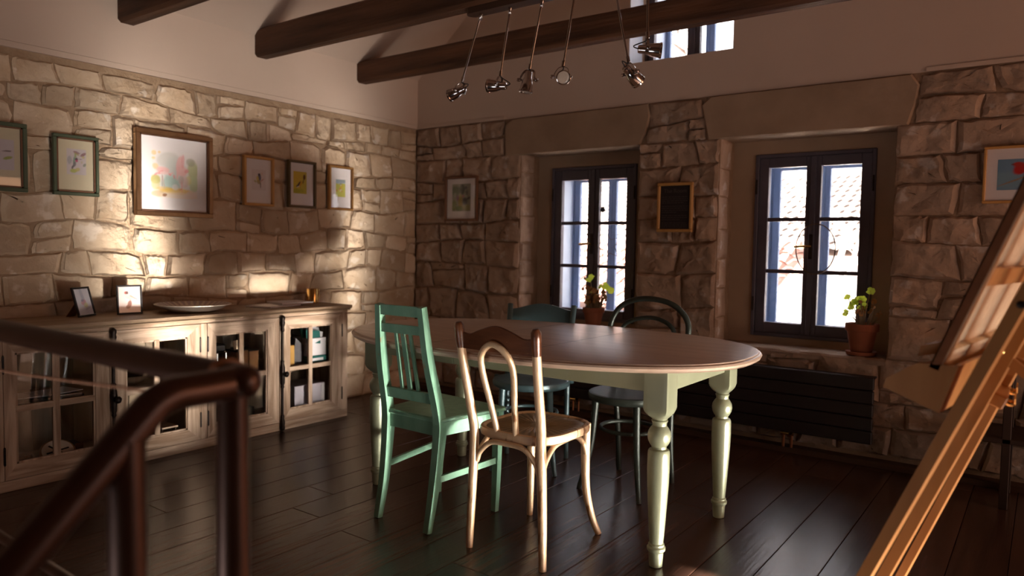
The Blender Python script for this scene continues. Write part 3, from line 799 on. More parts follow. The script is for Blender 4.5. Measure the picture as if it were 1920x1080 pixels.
# crest rail: wavy board bowed backward
bm = NB(); n = 20; prev = None
for i in range(n + 1):
    t = i / n; x = lerp(2.450, 2.796, t); bow = -.006 * math.sin(PI * t)
    zt = .838 + .030 * math.exp(-((t - .5) / .23) ** 2) - .010 * math.exp(-((t - .13) / .09) ** 2) - .010 * math.exp(-((t - .87) / .09) ** 2); zb = .772
    y = lerp(-2.288, -2.290, t) + bow
    r = [bm.verts.new(p) for p in ((x, y - .006, zb), (x, y + .008, zb), (x, y + .002, zt - .003), (x, y - .004, zt), (x, y - .010, zt - .003))]
    if prev:
        for k in range(5): bm.faces.new([prev[k], prev[(k + 1) % 5], r[(k + 1) % 5], r[k]])
    else: bm.faces.new(list(reversed(r)))
    prev = r
bm.faces.new(prev); obj('crest_rail', bm, 'bentdark', bc, smooth=50)
# inner hoop
hp = curve([(2.570, -2.206, .438), (2.556, -2.236, .56), (2.545, -2.276, .69), (2.558, -2.300, .760), (2.616, -2.313, .802), (2.675, -2.306, .770), (2.690, -2.280, .70), (2.668, -2.238, .56), (2.653, -2.206, .438)], 48)
bm = NB(); tube(bm, hp, .0125, 10); obj('inner_hoop', bm, 'bent', bc, smooth=60)
# arched braces under the seat
def brace(a, b, zl, zt, inx):
    a, b = Vector(a), Vector(b); m = (a + b) / 2
    pts = curve([a + V(0, 0, zl), a.lerp(b, .06) + V(0, 0, zl + (zt - zl) * .45), a.lerp(b, .24) + V(0, 0, zt - .006), m + V(0, 0, zt), a.lerp(b, .76) + V(0, 0, zt - .006), a.lerp(b, .94) + V(0, 0, zl + (zt - zl) * .45), b + V(0, 0, zl)], 30)
    bm = NB(); tube(bm, pts, .0105, 10); obj('brace', bm, 'bent', bc, smooth=60)
brace((2.480, -2.222, 0), (2.775, -2.228, 0), .33, .420, 0); brace((2.775, -2.205, 0), (2.752, -1.862, 0), .33, .420, 0)
brace((2.470, -2.205, 0), (2.468, -1.858, 0), .33, .420, 0); brace((2.482, -1.848, 0), (2.742, -1.852, 0), .34, .420, 0)

# cafe chairs beyond the table, facing the camera
def cafe_chair(cx, cy, r, sz, mat, seatmat, label, feet, back):
    t = thing('dining_chair', label, 'chair', (cx, cy, 0))
    def ring(rr, z): return [Vector((cx + rr * math.cos(2 * PI * k / 40), cy + rr * math.sin(2 * PI * k / 40), z)) for k in range(40)]
    bm = NB(); loopstack(bm, [ring(r - .012, sz - .038), ring(r - .002, sz - .032), ring(r + .002, sz - .016), ring(r - .002, sz - .003), ring(r - .010, sz), ring(r - .022, sz - .001)]); obj('seat_ring', bm, mat, t, smooth=45)
    bm = NB(); loopstack(bm, [ring(r - .020, sz - .008), ring(r - .020, sz - .001), ring(r * .55, sz - .005), ring(.02, sz - .007)]); obj('seat', bm, seatmat, t, smooth=45)
    for i, (fx, fy) in enumerate(feet[:2]):
        d = Vector((fx - cx, fy - cy, 0)); d = d.normalized()
        tp = Vector((cx, cy, 0)) + d * (r - .028)
        pts = curve([(fx, fy, 0), Vector((fx, fy, .09)).lerp(tp + V(0, 0, .09), .35), Vector((fx, fy, .22)).lerp(tp + V(0, 0, .22), .75), tp + V(0, 0, sz - .02)], 18)
        n = len(pts); bm = NB(); tube(bm, pts, [lerp(.0115, .0175, k / (n - 1)) for k in range(n)], 10); obj('leg', bm, mat, t, smooth=60)
    bm = NB(); pr_ = [Vector((cx + (r - .062) * math.cos(a), cy + (r - .062) * math.sin(a), .285)) for a in [2 * PI * k / 32 for k in range(32)]]
    tube(bm, pr_, .0095, 8, closed=True); obj('stretcher_ring', bm, mat, t, smooth=60)
    back(t, mat)
    return t
def back_hoop(t, mat):
    # one bent piece: rear legs and outer hoop
    pts = curve([(2.452, -1.000, 0), (2.452, -1.022, .22), (2.434, -1.030, .44), (2.405, -1.005, .60), (2.372, -.985, .74), (2.412, -.968, .845), (2.50, -.962, .893), (2.605, -.960, .902), (2.71, -.962, .880), (2.785, -.970, .82), (2.806, -.985, .74), (2.776, -1.005, .60), (2.752, -1.030, .44), (2.755, -1.045, .22), (2.762, -1.030, 0)], 84)
    bm = NB(); tube(bm, pts, .0145, 10); obj('back_hoop', bm, mat, t, smooth=60)
    pts = curve([(2.478, -1.022, .44), (2.452, -1.003, .60), (2.430, -.990, .70), (2.470, -.975, .775), (2.595, -.965, .807), (2.705, -.975, .775), (2.742, -.990, .70), (2.725, -1.003, .60), (2.708, -1.022, .44)], 48)
    bm = NB(); tube(bm, pts, .011, 10); obj('inner_hoop', bm, mat, t, smooth=60)
blk = cafe_chair(2.606, -1.205, .198, .462, 'black', 'blackseat', 'dark green bentwood cafe chair with double hoop back', [(2.446, -1.396), (2.774, -1.412)], back_hoop)
bm = NB(); rg = random.Random(2)
for k in range(26):
    a = rg.uniform(0, 2 * PI); rr = .15 * math.sqrt(rg.random()); x_, y_ = 2.606 + rr * math.cos(a), -1.205 + rr * math.sin(a)
    lathe(bm, [(.0035, .4560), (.0035, .4575)], 8, (x_, y_, 0))
obj('seat_perforation', bm, 'darkthing', blk, kind='stuff')
BX, BY = 2.04, -1.23
def back_panel(t, mat):
    for x0, x1 in ((-.168, -.182), (.168, .182)):
        pts = curve([(BX + x0, BY + .172, 0), (BX + x0, BY + .16, .22), (BX + x0, BY + .165, .45), (BX + lerp(x0, x1, .5), BY + .205, .66), (BX + x1, BY + .262, .835)], 24)
        bm = NB(); tube(bm, pts, [.013 + .0025 * min(1, i / 10) for i in range(len(pts))], 10); obj('leg', bm, mat, t, smooth=60)
    bm = NB(); n = 18; prev = None
    for i in range(n + 1):
        s = i / n; x = BX + lerp(-.180, .180, s); zt = .806 + .034 * math.sin(PI * s) ** 1.6; y = BY + .258 + .022 * math.sin(PI * s)
        r_ = [bm.verts.new(p) for p in ((x, y - .044, .69), (x, y - .034, .69), (x, y + .006, zt), (x, y - .006, zt))]
        if prev:
            for k in range(4): bm.faces.new([prev[k], prev[(k + 1) % 4], r_[(k + 1) % 4], r_[k]])
        else: bm.faces.new(list(reversed(r_)))
        prev = r_
    bm.faces.new(prev); obj('crest_panel', bm, mat, t, smooth=50)
    crossbar('back_slat', (BX - .168, BY + .188, .55), (BX + .168, BY + .188, .55), .012, .035, t, mat)
    for s in (-1, 1):
        bm = NB(); lathe(bm, [(.012, -.012), (.016, -.004), (.012, .012)], 12, (BX + s * .205, BY + .07, .447), (1, 0, 0)); obj('bolt', bm, mat, t)
bl = cafe_chair(BX, BY, .203, .462, 'teal', 'blackseat', 'petrol blue bentwood chair with broad panel back', [(BX - .166, BY - .168), (BX + .166, BY - .168)], back_panel)
bl.rotation_euler.z = math.radians(23)

# ------------------------------------------------------------------ glazed sideboard along the left wall
CX, CTOP = .455, .752
cab = thing('glazed_sideboard', 'long weathered oak sideboard with glazed doors and iron cremone bolts', 'sideboard', (.23, -2.14, 0))
Y0, Y1 = -3.165, -1.115
bm = NB(); box(bm, .012, .03, Y0 + .01, Y1 - .01, .03, .72)
obj('back_panel', bm, 'darkwood', cab)
y = Y0 + .02
while y < Y1 - .03:
    w = min(.098, Y1 - .02 - y); bm = NB(); box(bm, .028, .038, y + .001, y + w - .001, .05, .715, .002); obj('back_board', bm, 'backboard', cab); y += .098
for yy in (Y0, Y1 - .022):
    bm = NB(); box(bm, .012, CX - .021, yy, yy + .022, 0.0, .73); obj('side_panel', bm, 'oakv', cab)
bm = NB(); box(bm, .03, CX - .03, Y0 + .022, Y1 - .022, .045, .06); obj('floor_board', bm, 'backboard', cab)
bm = NB(); box(bm, .03, CX - .05, Y0 + .022, Y1 - .022, .362, .382); obj('shelf', bm, 'backboard', cab)
for yy in (-2.146,): 
    bm = NB(); box(bm, .03, CX - .03, yy - .011, yy + .011, .05, .72); obj('divider', bm, 'backboard', cab)
# top with moulded edge
bm = NB(); pr = [(CX + .004, CTOP - .034), (CX + .006, CTOP - .026), (CX + .015, CTOP - .021), (CX + .020, CTOP - .019), (CX + .024, CTOP - .012), (CX + .022, CTOP - .002), (CX + .018, CTOP)]
prism(bm, [(.004, Y0 - .02, CTOP - .034)] + [(x, Y0 - .02, z) for x, z in pr] + [(.004, Y0 - .02, CTOP)], (0, Y1 - Y0 + .04, 0)); bmesh.ops.recalc_face_normals(bm, faces=bm.faces)
obj('worktop', bm, 'oaktop', cab)
def face(nm, y0, y1, z0, z1, x0=CX - .021, x1=CX, mat='oak', bev=.0015, par=cab):
    bm = NB(); box(bm, x0, x1, y0, y1, z0, z1, bev); return obj(nm, bm, mat, par)
CB, CT = -1.642, -2.642
for a, b in ((Y0, CT - .0008), (CT + .0008, CB - .0008), (CB + .0008, Y1)): face('frieze_rail', a, b, .702, CTOP - .034)
for a, b in ((Y0, CT - .0008), (CT + .0008, CB - .0008), (CB + .0008, Y1)): face('base_rail', a, b, .0, .051)
face('stile', Y1 - .048, Y1, .0515, .7015, mat='oakv'); face('stile', Y0, Y0 + .048, .0515, .7015, mat='oakv'); face('stile', -2.166, -2.128, .0515, .7015, mat='oakv')
def door(y0, y1, gl, hinge_y):
    z0, z1 = .0535, .6995; g0, g1 = gl; pz = (.122, .634)
    bm = NB(); xs_ = (CX + .002, CX - .02)
    vo = [[bm.verts.new((x, y, z)) for y, z in ((y0, z0), (y1, z0), (y1, z1), (y0, z1))] for x in xs_]
    vi = [[bm.verts.new((x, y, z)) for y, z in ((g0, pz[0]), (g1, pz[0]), (g1, pz[1]), (g0, pz[1]))] for x in xs_]
    for k in range(4):
        q = (k + 1) % 4
        for f in ([vo[0][k], vo[0][q], vi[0][q], vi[0][k]], [vo[1][q], vo[1][k], vi[1][k], vi[1][q]], [vo[0][q], vo[0][k], vo[1][k], vo[1][q]], [vi[0][k], vi[0][q], vi[1][q], vi[1][k]]):
            bm.faces.new(f).material_index = 1 if k in (0, 2) else 0
    bmesh.ops.recalc_face_normals(bm, faces=bm.faces)
    d = obj('door', bm, ['oakv', 'oak'], cab)
    # inner moulding
    bm = NB(); w = .009
    box(bm, CX - .018, CX - .003, g0, g0 + w, pz[0], pz[1]); box(bm, CX - .018, CX - .003, g1 - w, g1, pz[0], pz[1]); box(bm, CX - .018, CX - .003, g0, g1, pz[0], pz[0] + w); box(bm, CX - .018, CX - .003, g0, g1, pz[1] - w, pz[1])
    obj('bead', bm, 'oakv', d)
    ym = (g0 + g1) / 2 - .002; zm = .3745
    bm = NB(); box(bm, CX - .018, CX - .001, ym - .016, ym + .016, pz[0], pz[1], .003); obj('muntin', bm, 'oakv', d)
    bm = NB(); box(bm, CX - .0178, CX - .0012, g0, g1, zm - .015, zm + .015, .003); obj('muntin', bm, 'oak', d)
    for a, b in ((g0, ym - .016), (ym + .016, g1)):
        for c, e in ((pz[0], zm - .015), (zm + .015, pz[1])):
            bm = NB(); box(bm, CX - .013, CX - .011, a, b, c, e); obj('pane', bm, 'glass', d)
    for zc in (.165, .585):
        bm = NB(); tube(bm, [(CX + .004, hinge_y, zc - .036), (CX + .004, hinge_y, zc + .036)], .0045, 8); lathe(bm, [(.001, .034), (.005, .038), (.001, .044)], 8, (CX + .004, hinge_y, zc)); lathe(bm, [(.001, -.044), (.005, -.038), (.001, -.034)], 8, (CX + .004, hinge_y, zc)); obj('hinge', bm, 'iron', d)
door(-1.628, -1.165, (-1.580, -1.250), -1.1645)
door(-2.126, -1.656, (-2.080, -1.738), -2.1245)
door(-2.628, -2.168, (-2.575, -2.245), -2.1695)
door(-3.116, -2.656, (-3.068, -2.722), -3.1165)
for yc, up_ in ((CB, 0), (CT, 1)):
    face('meeting_strip', yc - .0125, yc + .0125, .0535, .6995, CX - .02, CX + .006, 'oakv')
    x = CX + .016
    bm = NB(); tube(bm, [(x, yc, .03), (x, yc, .69)], .0070, 10)
    for zb, sgn in ((.688, 1), (.030, -1)):
        lathe(bm, [(.006, -.075 * sgn), (.011, -.068 * sgn), (.012, -.055 * sgn), (.009, -.048 * sgn), (.013, -.035 * sgn), (.016, -.018 * sgn), (.013, -.006 * sgn), (.016, .006 * sgn), (.015, .018 * sgn), (.008, .026 * sgn), (.002, .029 * sgn)][::sgn], 12, (x, yc, zb))
    bmesh.ops.recalc_face_normals(bm, faces=bm.faces)
    rod = obj('cremone_bolt', bm, 'iron', cab, smooth=50)
    bm = NB(); lathe(bm, [(.007, -.10), (.012, -.092), (.009, -.08), (.014, -.066), (.015, -.02), (.017, .0), (.015, .03), (.009, .055), (.012, .066), (.007, .075)], 12, (x, yc, .365))
    obj('bolt_case', bm, 'iron', rod, smooth=50)
    bm = NB(); tube(bm, [(x + .012, yc, .36), (x + .030, yc, .36)], .007, 8); lathe(bm, [(.006, -.012), (.016, -.008), (.019, 0), (.014, .010), (.004, .014)], 14, (x + .034, yc + .006, .356), (.8, .55, -.2)); obj('knob', bm, 'iron', rod, smooth=50)

# ------------------------------------------------------------------ things in the sideboard
def simple(nm, label, cat, loc, parts, group=None, rz=0):
    t = thing(nm, label, cat, loc, group)
    for pn, bm, mt in parts: obj(pn, bm, mt, t)
    if rz: t.rotation_euler.z = rz
    return t
def bxm(x0, x1, y0, y1, z0, z1, bev=.002):
    bm = NB(); box(bm, x0, x1, y0, y1, z0, z1, bev); return bm
U, D = .3825, .0605
# archive box with envelopes
t = simple('card_box', 'white and teal card box stuffed with envelopes in the right-hand door', 'box', (.32, -1.30, U),
       [('body', bxm(.24, .40, -1.40, -1.245, U + .045, U + .16), 'paper'), ('base_band', bxm(.238, .402, -1.402, -1.243, U, U + .044), 'tealcard'),
        ('label', bxm(.4021, .4035, -1.372, -1.275, U + .012, U + .03, .0005), 'paper'), ('label_mark', bxm(.4021, .4036, -1.392, -1.382, U + .024, U + .034, .0005), 'redmark')])
rg = random.Random(7)
for k in range(9):
    bm = NB(); y = -1.39 + .016 * k; a = rg.uniform(-.35, .35)
    obox(bm, (.388 - .016 * k, -1.322 + rg.uniform(-.035, .035), U + .165 + .006 * k + rg.uniform(-.012, .012)), (1, a * .4, .25), (-a, 1, a), (-.25, -a, 1), .0009, .052, .042)
    obj('envelope', bm, 'paper' if k % 3 else 'tealcard', t)
simple('document_folder', 'grey slanting folder next to the white and teal card box', 'folder', (.30, -1.46, U), [('cover', (lambda b: (prism(b, [(.22, -1.49, U), (.22, -1.41, U), (.22, -1.41, U + .12), (.22, -1.47, U + .17)], (.15, 0, 0)), b)[1])(NB()), 'darkcard')])
simple('ochre_carton', 'ochre carton with a dark figure printed on it in the right-hand door', 'carton', (.36, -1.55, U), [('body', bxm(.33, .40, -1.595, -1.50, U, U + .13), 'ochre'),
       ('printed_figure', (lambda b: (lathe(b, [(.004, 0), (.022, .012), (.026, .05), (.018, .085), (.012, .10), (.002, .112)], 14, (.388, -1.565, U + .004)), b)[1])(NB()), 'darkthing')])
simple('white_carton', 'plain white carton on the bottom of the right-hand cupboard', 'carton', (.30, -1.37, D), [('body', bxm(.20, .40, -1.50, -1.262, D, D + .185), 'whitebox'), ('end_flap', bxm(.4, .402, -1.29, -1.264, D + .005, D + .18, .0005), 'paper')])
# left of the cremone: wooden boxes and a lantern
for k, (a, b, h, mt) in enumerate(((-1.905, -1.865, .125, 'brownbox'), (-1.86, -1.825, .13, 'brownbox'), (-1.82, -1.755, .122, 'brownbox'))):
    simple('wooden_box', ['narrow brown wooden box left in the row of three behind glass', 'middle brown wooden box in the row of three behind glass', 'wide brown wooden box right in the row of three behind glass'][k], 'box', (.33, (a + b) / 2, U), [('body', bxm(.26, .39, a, b, U, U + h), mt), ('lid', bxm(.258, .392, a - .001, b + .001, U + h, U + h + .008), 'darkthing')], 'brown boxes behind the third door')
simple('paper_tag', 'small crumpled kraft tag lying on the brown boxes', 'tag', (.36, -1.875, U + .14), [('sheet', (lambda b: (obox(b, (.36, -1.88, U + .165), (.3, 1, .2), (1, -.3, 0), (0, -.2, 1), .022, .0015, .028), b)[1])(NB()), 'canvas')])
bm = NB()
for yy in (-2.055, -1.965):
    for xx in (.29, .38): tube(bm, [(xx, yy, U), (xx, yy, U + .13)], .005, 8)
simple('metal_stand', 'small metal stand with a black case on top behind the third door', 'stand', (.33, -2.01, U), [('legs_frame', bm, 'chrome'), ('tray', bxm(.28, .39, -2.065, -1.955, U + .13, U + .136), 'chrome'), ('case', bxm(.29, .38, -2.05, -1.965, U + .136, U + .18, .008), 'darkthing')])
simple('slide_box', 'low dark box on the bottom behind the third door', 'box', (.3, -1.85, D), [('body', bxm(.2, .37, -1.95, -1.77, D, D + .10), 'darkthing')])
bm = NB(); lathe(bm, [(.03, U), (.07, U + .02), (.10, U + .055), (.105, U + .06), (.098, U + .056), (.066, U + .024), (.01, U + .01)], 24, (.30, -2.48, 0))
simple('glass_bowl', 'shallow glass bowl in the second door from the left', 'bowl', (.30, -2.48, U), [('bowl', bm, 'chrome')])
bm = NB(); box(bm, .25, .40, -2.36, -2.27, D + .075, D + .083); 
for yy in (-2.352, -2.278): box(bm, .26, .39, yy - .004, yy + .004, D, D + .075)
simple('wooden_rack', 'little pale wooden rack low in the second cupboard', 'rack', (.32, -2.31, D), [('frame', bm, 'oak')])
bm = NB(); box(bm, .16, .40, -3.08, -2.75, U, U + .012, .004)
simple('document_tray', 'dark document tray on the shelf behind the leftmost door', 'tray', (.28, -2.91, U), [('base', bm, 'darkthing'), ('edge', bxm(.395, .402, -2.89, -2.76, U + .002, U + .02), 'chrome')])
for k in range(3):
    t = tag(obj('paper_sheet', (lambda b: (obox(b, (.28 + .01 * k, -2.95 + .05 * k, U + .016 + .0035 * k), (1, .2 * (k - 1), 0), (-.2 * (k - 1), 1, 0), (0, 0, 1), .075, .10, .0012), b)[1])(NB()), 'paper', loc=(.28, -2.95, U + .014)), ['lowest white sheet in the tray in the leftmost cupboard', 'middle white sheet in the tray in the leftmost cupboard', 'topmost white sheet in the tray in the leftmost cupboard'][k], 'paper', 'sheets in the document tray')
bm = NB(); lathe(bm, [(.075, 0), (.078, .005), (.078, .035), (.075, .04), (.070, .041), (.002, .041)], 28, (.35, -2.86, D + .03), (.55, -.1, .8))
tm = thing('hand_drum', 'small hand drum with dark star pattern low in the leftmost cupboard', 'drum', (.35, -2.86, D)); obj('shell', bm, 'brownbox', tm)
bm = NB(); lathe(bm, [(.068, .0412), (.068, .0425)], 28, (.35, -2.86, D + .03), (.55, -.1, .8)); obj('skin', bm, 'ceramic', tm)
bm = NB(); ax = Vector((.55, -.1, .8)).normalized(); u_ = ax.cross(Vector((1, 0, 0))).normalized(); w_ = ax.cross(u_); c0 = Vector((.35, -2.86, D + .03)) + ax * .0428
for k in range(6):
    a = 2 * PI * k / 6; d = u_ * math.cos(a) + w_ * math.sin(a); bar(bm, [c0 + d * .012, c0 + d * .05], .009, .0012, d.cross(ax))
obj('star_pattern', bm, 'darkthing', tm)
simple('wooden_block', 'small orange-brown wooden block beside the hand drum', 'block', (.37, -2.975, D), [('body', bxm(.33, .41, -3.0, -2.955, D, D + .045), 'brownbox')])
bm = NB(); lathe(bm, [(.01, 0), (.045, .006), (.05, .03), (.044, .055), (.008, .06)], 20, (.28, -2.99, D))
simple('round_tin', 'dark reddish round tin behind the wooden block', 'tin', (.28, -2.99, D), [('body', bm, 'bentdark')])
simple('camera_case', 'black leather case at the right of the leftmost cupboard', 'case', (.30, -2.765, D), [('body', bxm(.22, .33, -2.775, -2.725, D, D + .07, .012), 'darkthing'), ('flap', bxm(.326, .336, -2.77, -2.73, D + .03, D + .072, .004), 'bentdark')])
# ------------------------------------------------------------------ things on the sideboard
def on_plane(o, u, v): pass
def painting(fn, w, h, nu, nv, place):
    """grid mesh with colour attribute; fn(s, t) -> rgb, s right, t up in 0..1; place(a, b) -> world"""
    bm = NB(); g = [[bm.verts.new(place((i / nu - .5) * w, (j / nv - .5) * h)) for i in range(nu + 1)] for j in range(nv + 1)]
    cl = bm.loops.layers.float_color.new('col')
    for j in range(nv):
        for i in range(nu):
            f = bm.faces.new([g[j][i], g[j][i + 1], g[j + 1][i + 1], g[j + 1][i]])
            for l, (a, b) in zip(f.loops, ((i, j), (i + 1, j), (i + 1, j + 1), (i, j + 1))):
                c = fn(a / nu, b / nv); l[cl] = (c[0], c[1], c[2], 1)
    return bm
def blob(base, strokes):
    """watercolour: list of (cx, cy, rx, ry, angle, rgb, strength)"""
    S = [(cx, cy, rx, ry, math.cos(a), math.sin(a), c, k) for cx, cy, rx, ry, a, c, k in strokes]
    def fn(s, t):
        col = list(base) if not callable(base) else list(base(s, t))
        wob = .12 * nz(s * 9, t * 9, 1.7)
        for cx, cy, rx, ry, ca, sa, c, k in S:
            dx, dy = s - cx, t - cy; u = (dx * ca + dy * sa) / rx; v = (-dx * sa + dy * ca) / ry
            r = math.sqrt(u * u + v * v) + wob
            if r < 1.15:
                e = k * max(0, min(1, (1.15 - r) / .35))
                for q in range(3): col[q] += (c[q] - col[q]) * e
        return col
    return fn
PK = (.80, .30, .30); PK2 = (.84, .50, .47); YL = (.78, .50, .10); OLV = (.50, .45, .08); GRN = (.28, .42, .14); GRY = (.45, .42, .38); TEA = (.38, .55, .48); BRN = (.30, .12, .05); DK = (.06, .04, .06)
WH = (.80, .74, .71)
F_flam = blob(WH, [(.38, .80, .26, .18, 0, (.60, .57, .52), .75), (.45, .55, .16, .3, 0, (.58, .60, .55), .7), (.42, .30, .2, .18, 0, TEA, .75), (.07, .93, .05, .05, 0, YL, .6), (.18, .95, .03, .03, 0, YL, .6), (.06, .82, .04, .03, 0, YL, .6), (.10, .65, .06, .07, .6, YL, .55),
    (.10, .38, .11, .10, 0, OLV, .8), (.10, .26, .09, .10, 0, (.62, .58, .25), .7), (.90, .62, .12, .22, .1, (.48, .52, .20), .75), (.85, .80, .10, .09, 0, (.40, .36, .27), .7), (.92, .33, .10, .20, 0, (.55, .64, .36), .8), (.80, .40, .07, .10, 0, (.70, .62, .20), .6),
    (.55, .15, .36, .07, 0, (.82, .55, .16), .85), (.3, .19, .18, .05, 0, YL, .6), (.15, .08, .14, .07, 0, (.62, .44, .20), .7), (.62, .06, .40, .07, 0, (.82, .66, .50), .7), (.29, .06, .05, .035, .3, BRN, .9), (.85, .10, .16, .08, .3, (.84, .70, .62), .7),
    (.25, .58, .14, .075, .0, PK2, .95), (.20, .53, .07, .03, .6, PK, .8), (.11, .49, .05, .022, .7, PK, .8), (.30, .52, .12, .03, -.1, (.85, .62, .58), .8), (.40, .50, .035, .02, -.8, PK, .9), (.44, .53, .04, .015, .3, PK2, .9), (.49, .46, .02, .05, .3, PK, .8), (.235, .36, .010, .15, .05, (.42, .25, .20), .8), (.265, .33, .010, .17, .15, (.62, .42, .36), .8),
    (.66, .60, .11, .12, .5, PK2, .95), (.60, .76, .06, .17, -.25, (.84, .46, .44), .8), (.68, .80, .035, .15, -.05, PK, .6), (.76, .60, .055, .04, .5, PK, .75), (.56, .52, .025, .13, -.1, PK2, .8), (.70, .36, .10, .13, 0, (.74, .56, .52), .8), (.64, .40, .06, .09, 0, (.50, .40, .34), .6), (.66, .26, .010, .14, .0, PK, .7), (.63, .20, .04, .02, .5, (.70, .30, .20), .7), (.51, .24, .07, .06, 0, WH, .7)])
F_hum = blob((.62, .55, .55), [(.15, .55, .12, .16, 0, (.36, .36, .38), .7), (.52, .86, .18, .05, -.2, (.30, .16, .16), .8), (.52, .80, .14, .04, -.3, (.40, .32, .08), .7), (.85, .80, .17, .06, .4, (.28, .13, .14), .85), (.45, .73, .05, .09, .3, (.30, .38, .10), .8), (.85, .70, .08, .05, 0, (.50, .42, .12), .7), (.38, .55, .05, .16, -.15, (.16, .30, .20), .85), (.50, .60, .08, .06, 0, DK, .9), (.51, .54, .07, .05, 0, (.50, .05, .14), .9), (.70, .62, .12, .008, 0, DK, .8), (.40, .40, .07, .12, -.5, (.13, .14, .15), .85), (.30, .28, .05, .08, -.5, DK, .8), (.92, .40, .10, .06, .5, (.22, .26, .18), .8), (.35, .14, .18, .08, 0, (.42, .45, .08), .85), (.55, .2, .13, .07, .2, (.52, .46, .10), .7), (.78, .5, .05, .05, 0, (.5, .44, .2), .6)])
F_sprig = blob((.62, .55, .56), [(.75, .62, .16, .025, .05, (.10, .06, .05), .8), (.78, .40, .18, .05, .25, (.32, .36, .06), .9), (.2, .5, .3, .3, 0, (.45, .5, .4), .4)])
F_bird1 = blob((.72, .64, .62), [(.55, .63, .11, .17, .25, (.10, .10, .18), .9), (.53, .76, .09, .06, 0, DK, .9), (.42, .55, .09, .14, .2, (.70, .56, .10), .8), (.50, .40, .13, .10, 0, (.40, .30, .08), .8), (.62, .27, .035, .16, .1, (.16, .10, .06), .9), (.25, .42, .10, .05, -.3, (.45, .42, .12), .8), (.75, .50, .13, .03, .6, (.55, .12, .10), .7), (.72, .80, .05, .08, 0, (.72, .50, .36), .6)])
F_bird2 = blob(lambda s, t: (.66 - .1 * s, .50 - .05 * t, .05 + .03 * s), [(.3, .75, .3, .2, 0, (.62, .42, .07), .5), (.82, .76, .09, .13, -.2, (.10, .035, .02), .95), (.74, .55, .05, .10, -.3, (.16, .09, .03), .8), (.52, .45, .17, .09, .75, (.62, .34, .03), .95), (.42, .44, .17, .05, .75, DK, .95), (.32, .34, .12, .05, .2, DK, .9), (.36, .31, .12, .03, .3, (.75, .70, .6), .7), (.52, .28, .02, .1, 0, (.3, .2, .1), .7), (.25, .1, .3, .12, 0, (.32, .34, .04), .6), (.6, .12, .2, .1, 0, (.38, .40, .05), .6)])
F_bird3 = blob(lambda s, t: (.34, .40, .42) if t > .78 else (.52, .50, .10), [(.3, .85, .4, .12, 0, (.36, .43, .50), .7), (.55, .70, .12, .08, 0, (.08, .10, .16), .9), (.60, .60, .16, .14, .4, (.60, .46, .06), .9), (.52, .68, .05, .06, 0, (.8, .74, .65), .7), (.45, .45, .1, .08, 0, (.66, .2, .12), .8), (.5, .38, .12, .07, .4, (.7, .66, .5), .6), (.10, .35, .08, .06, 0, (.50, .14, .06), .8), (.65, .32, .06, .05, 0, (.5, .12, .06), .7), (.25, .55, .12, .12, 0, (.42, .45, .1), .6)])
F_wood = blob((.33, .33, .24), [(.2, .75, .25, .2, 0, (.12, .16, .08), .8), (.55, .8, .15, .2, 0, (.05, .06, .04), .85), (.75, .85, .06, .06, 0, DK, .8), (.78, .68, .07, .1, 0, (.06, .05, .03), .8), (.45, .35, .12, .28, 0, (.36, .26, .03), .85), (.3, .48, .07, .1, 0, (.26, .07, .18), .7), (.7, .35, .14, .14, .4, (.05, .04, .04), .85), (.9, .47, .12, .05, .3, (.06, .05, .05), .8), (.1, .2, .15, .2, 0, (.16, .2, .02), .8), (.4, .1, .2, .1, 0, (.10, .18, .02), .8), (.8, .12, .25, .12, 0, (.36, .33, .12), .7), (.15, .6, .07, .08, 0, (.4, .4, .3), .7), (.6, .55, .05, .05, 0, (.6, .1, .15), .6)])
F_robin = blob(lambda s, t: (.16 + .05 * s, .28 + .02 * t, .42), [(.2, .3, .4, .3, 0, (.22, .36, .42), .6), (.62, .9, .12, .14, 0, (.46, .44, .06), .8), (.75, .35, .12, .18, 0, (.40, .36, .05), .8), (.36, .34, .42, .022, .55, (.34, .22, .12), .95), (.62, .46, .16, .02, .15, (.34, .22, .12), .95), (.40, .68, .13, .19, -.3, (.50, .02, .02), 1), (.35, .82, .09, .08, 0, (.46, .03, .02), 1), (.26, .82, .03, .02, 0, (.2, .05, .02), .9), (.52, .50, .05, .10, -.6, (.22, .02, .02), .9), (.84, .60, .13, .15, 0, (.28, .12, .08), .95), (.80, .74, .07, .08, 0, (.3, .16, .1), .9)])
F_card1 = blob((.74, .72, .76), [(.5, .75, .1, .35, .2, (.5, .5, .58), .7), (.5, .48, .18, .1, .3, (.62, .30, .34), .8), (.62, .36, .14, .1, 0, (.66, .62, .25), .7), (.45, .55, .1, .05, 0, (.3, .3, .42), .7), (.72, .25, .2, .05, .3, (.45, .42, .5), .6)])
F_card2 = blob(lambda s, t: (.76, .69, .66) if t > .22 else (.70, .60, .60), [(.5, .62, .24, .11, -.4, (.74, .55, .46), .9), (.42, .70, .12, .09, .2, (.70, .62, .58), .9), (.34, .77, .07, .055, 0, (.42, .03, .04), 1), (.40, .77, .06, .06, .4, DK, .95), (.73, .56, .20, .018, -.45, DK, .95), (.60, .62, .12, .03, -.4, (.48, .26, .2), .7), (.52, .48, .012, .08, 0, (.45, .2, .16), .8), (.50, .33, .10, .15, -.3, (.26, .10, .08), .95), (.42, .22, .10, .07, 0, (.22, .08, .08), .95), (.48, .12, .06, .05, 0, (.72, .46, .36), .8)])

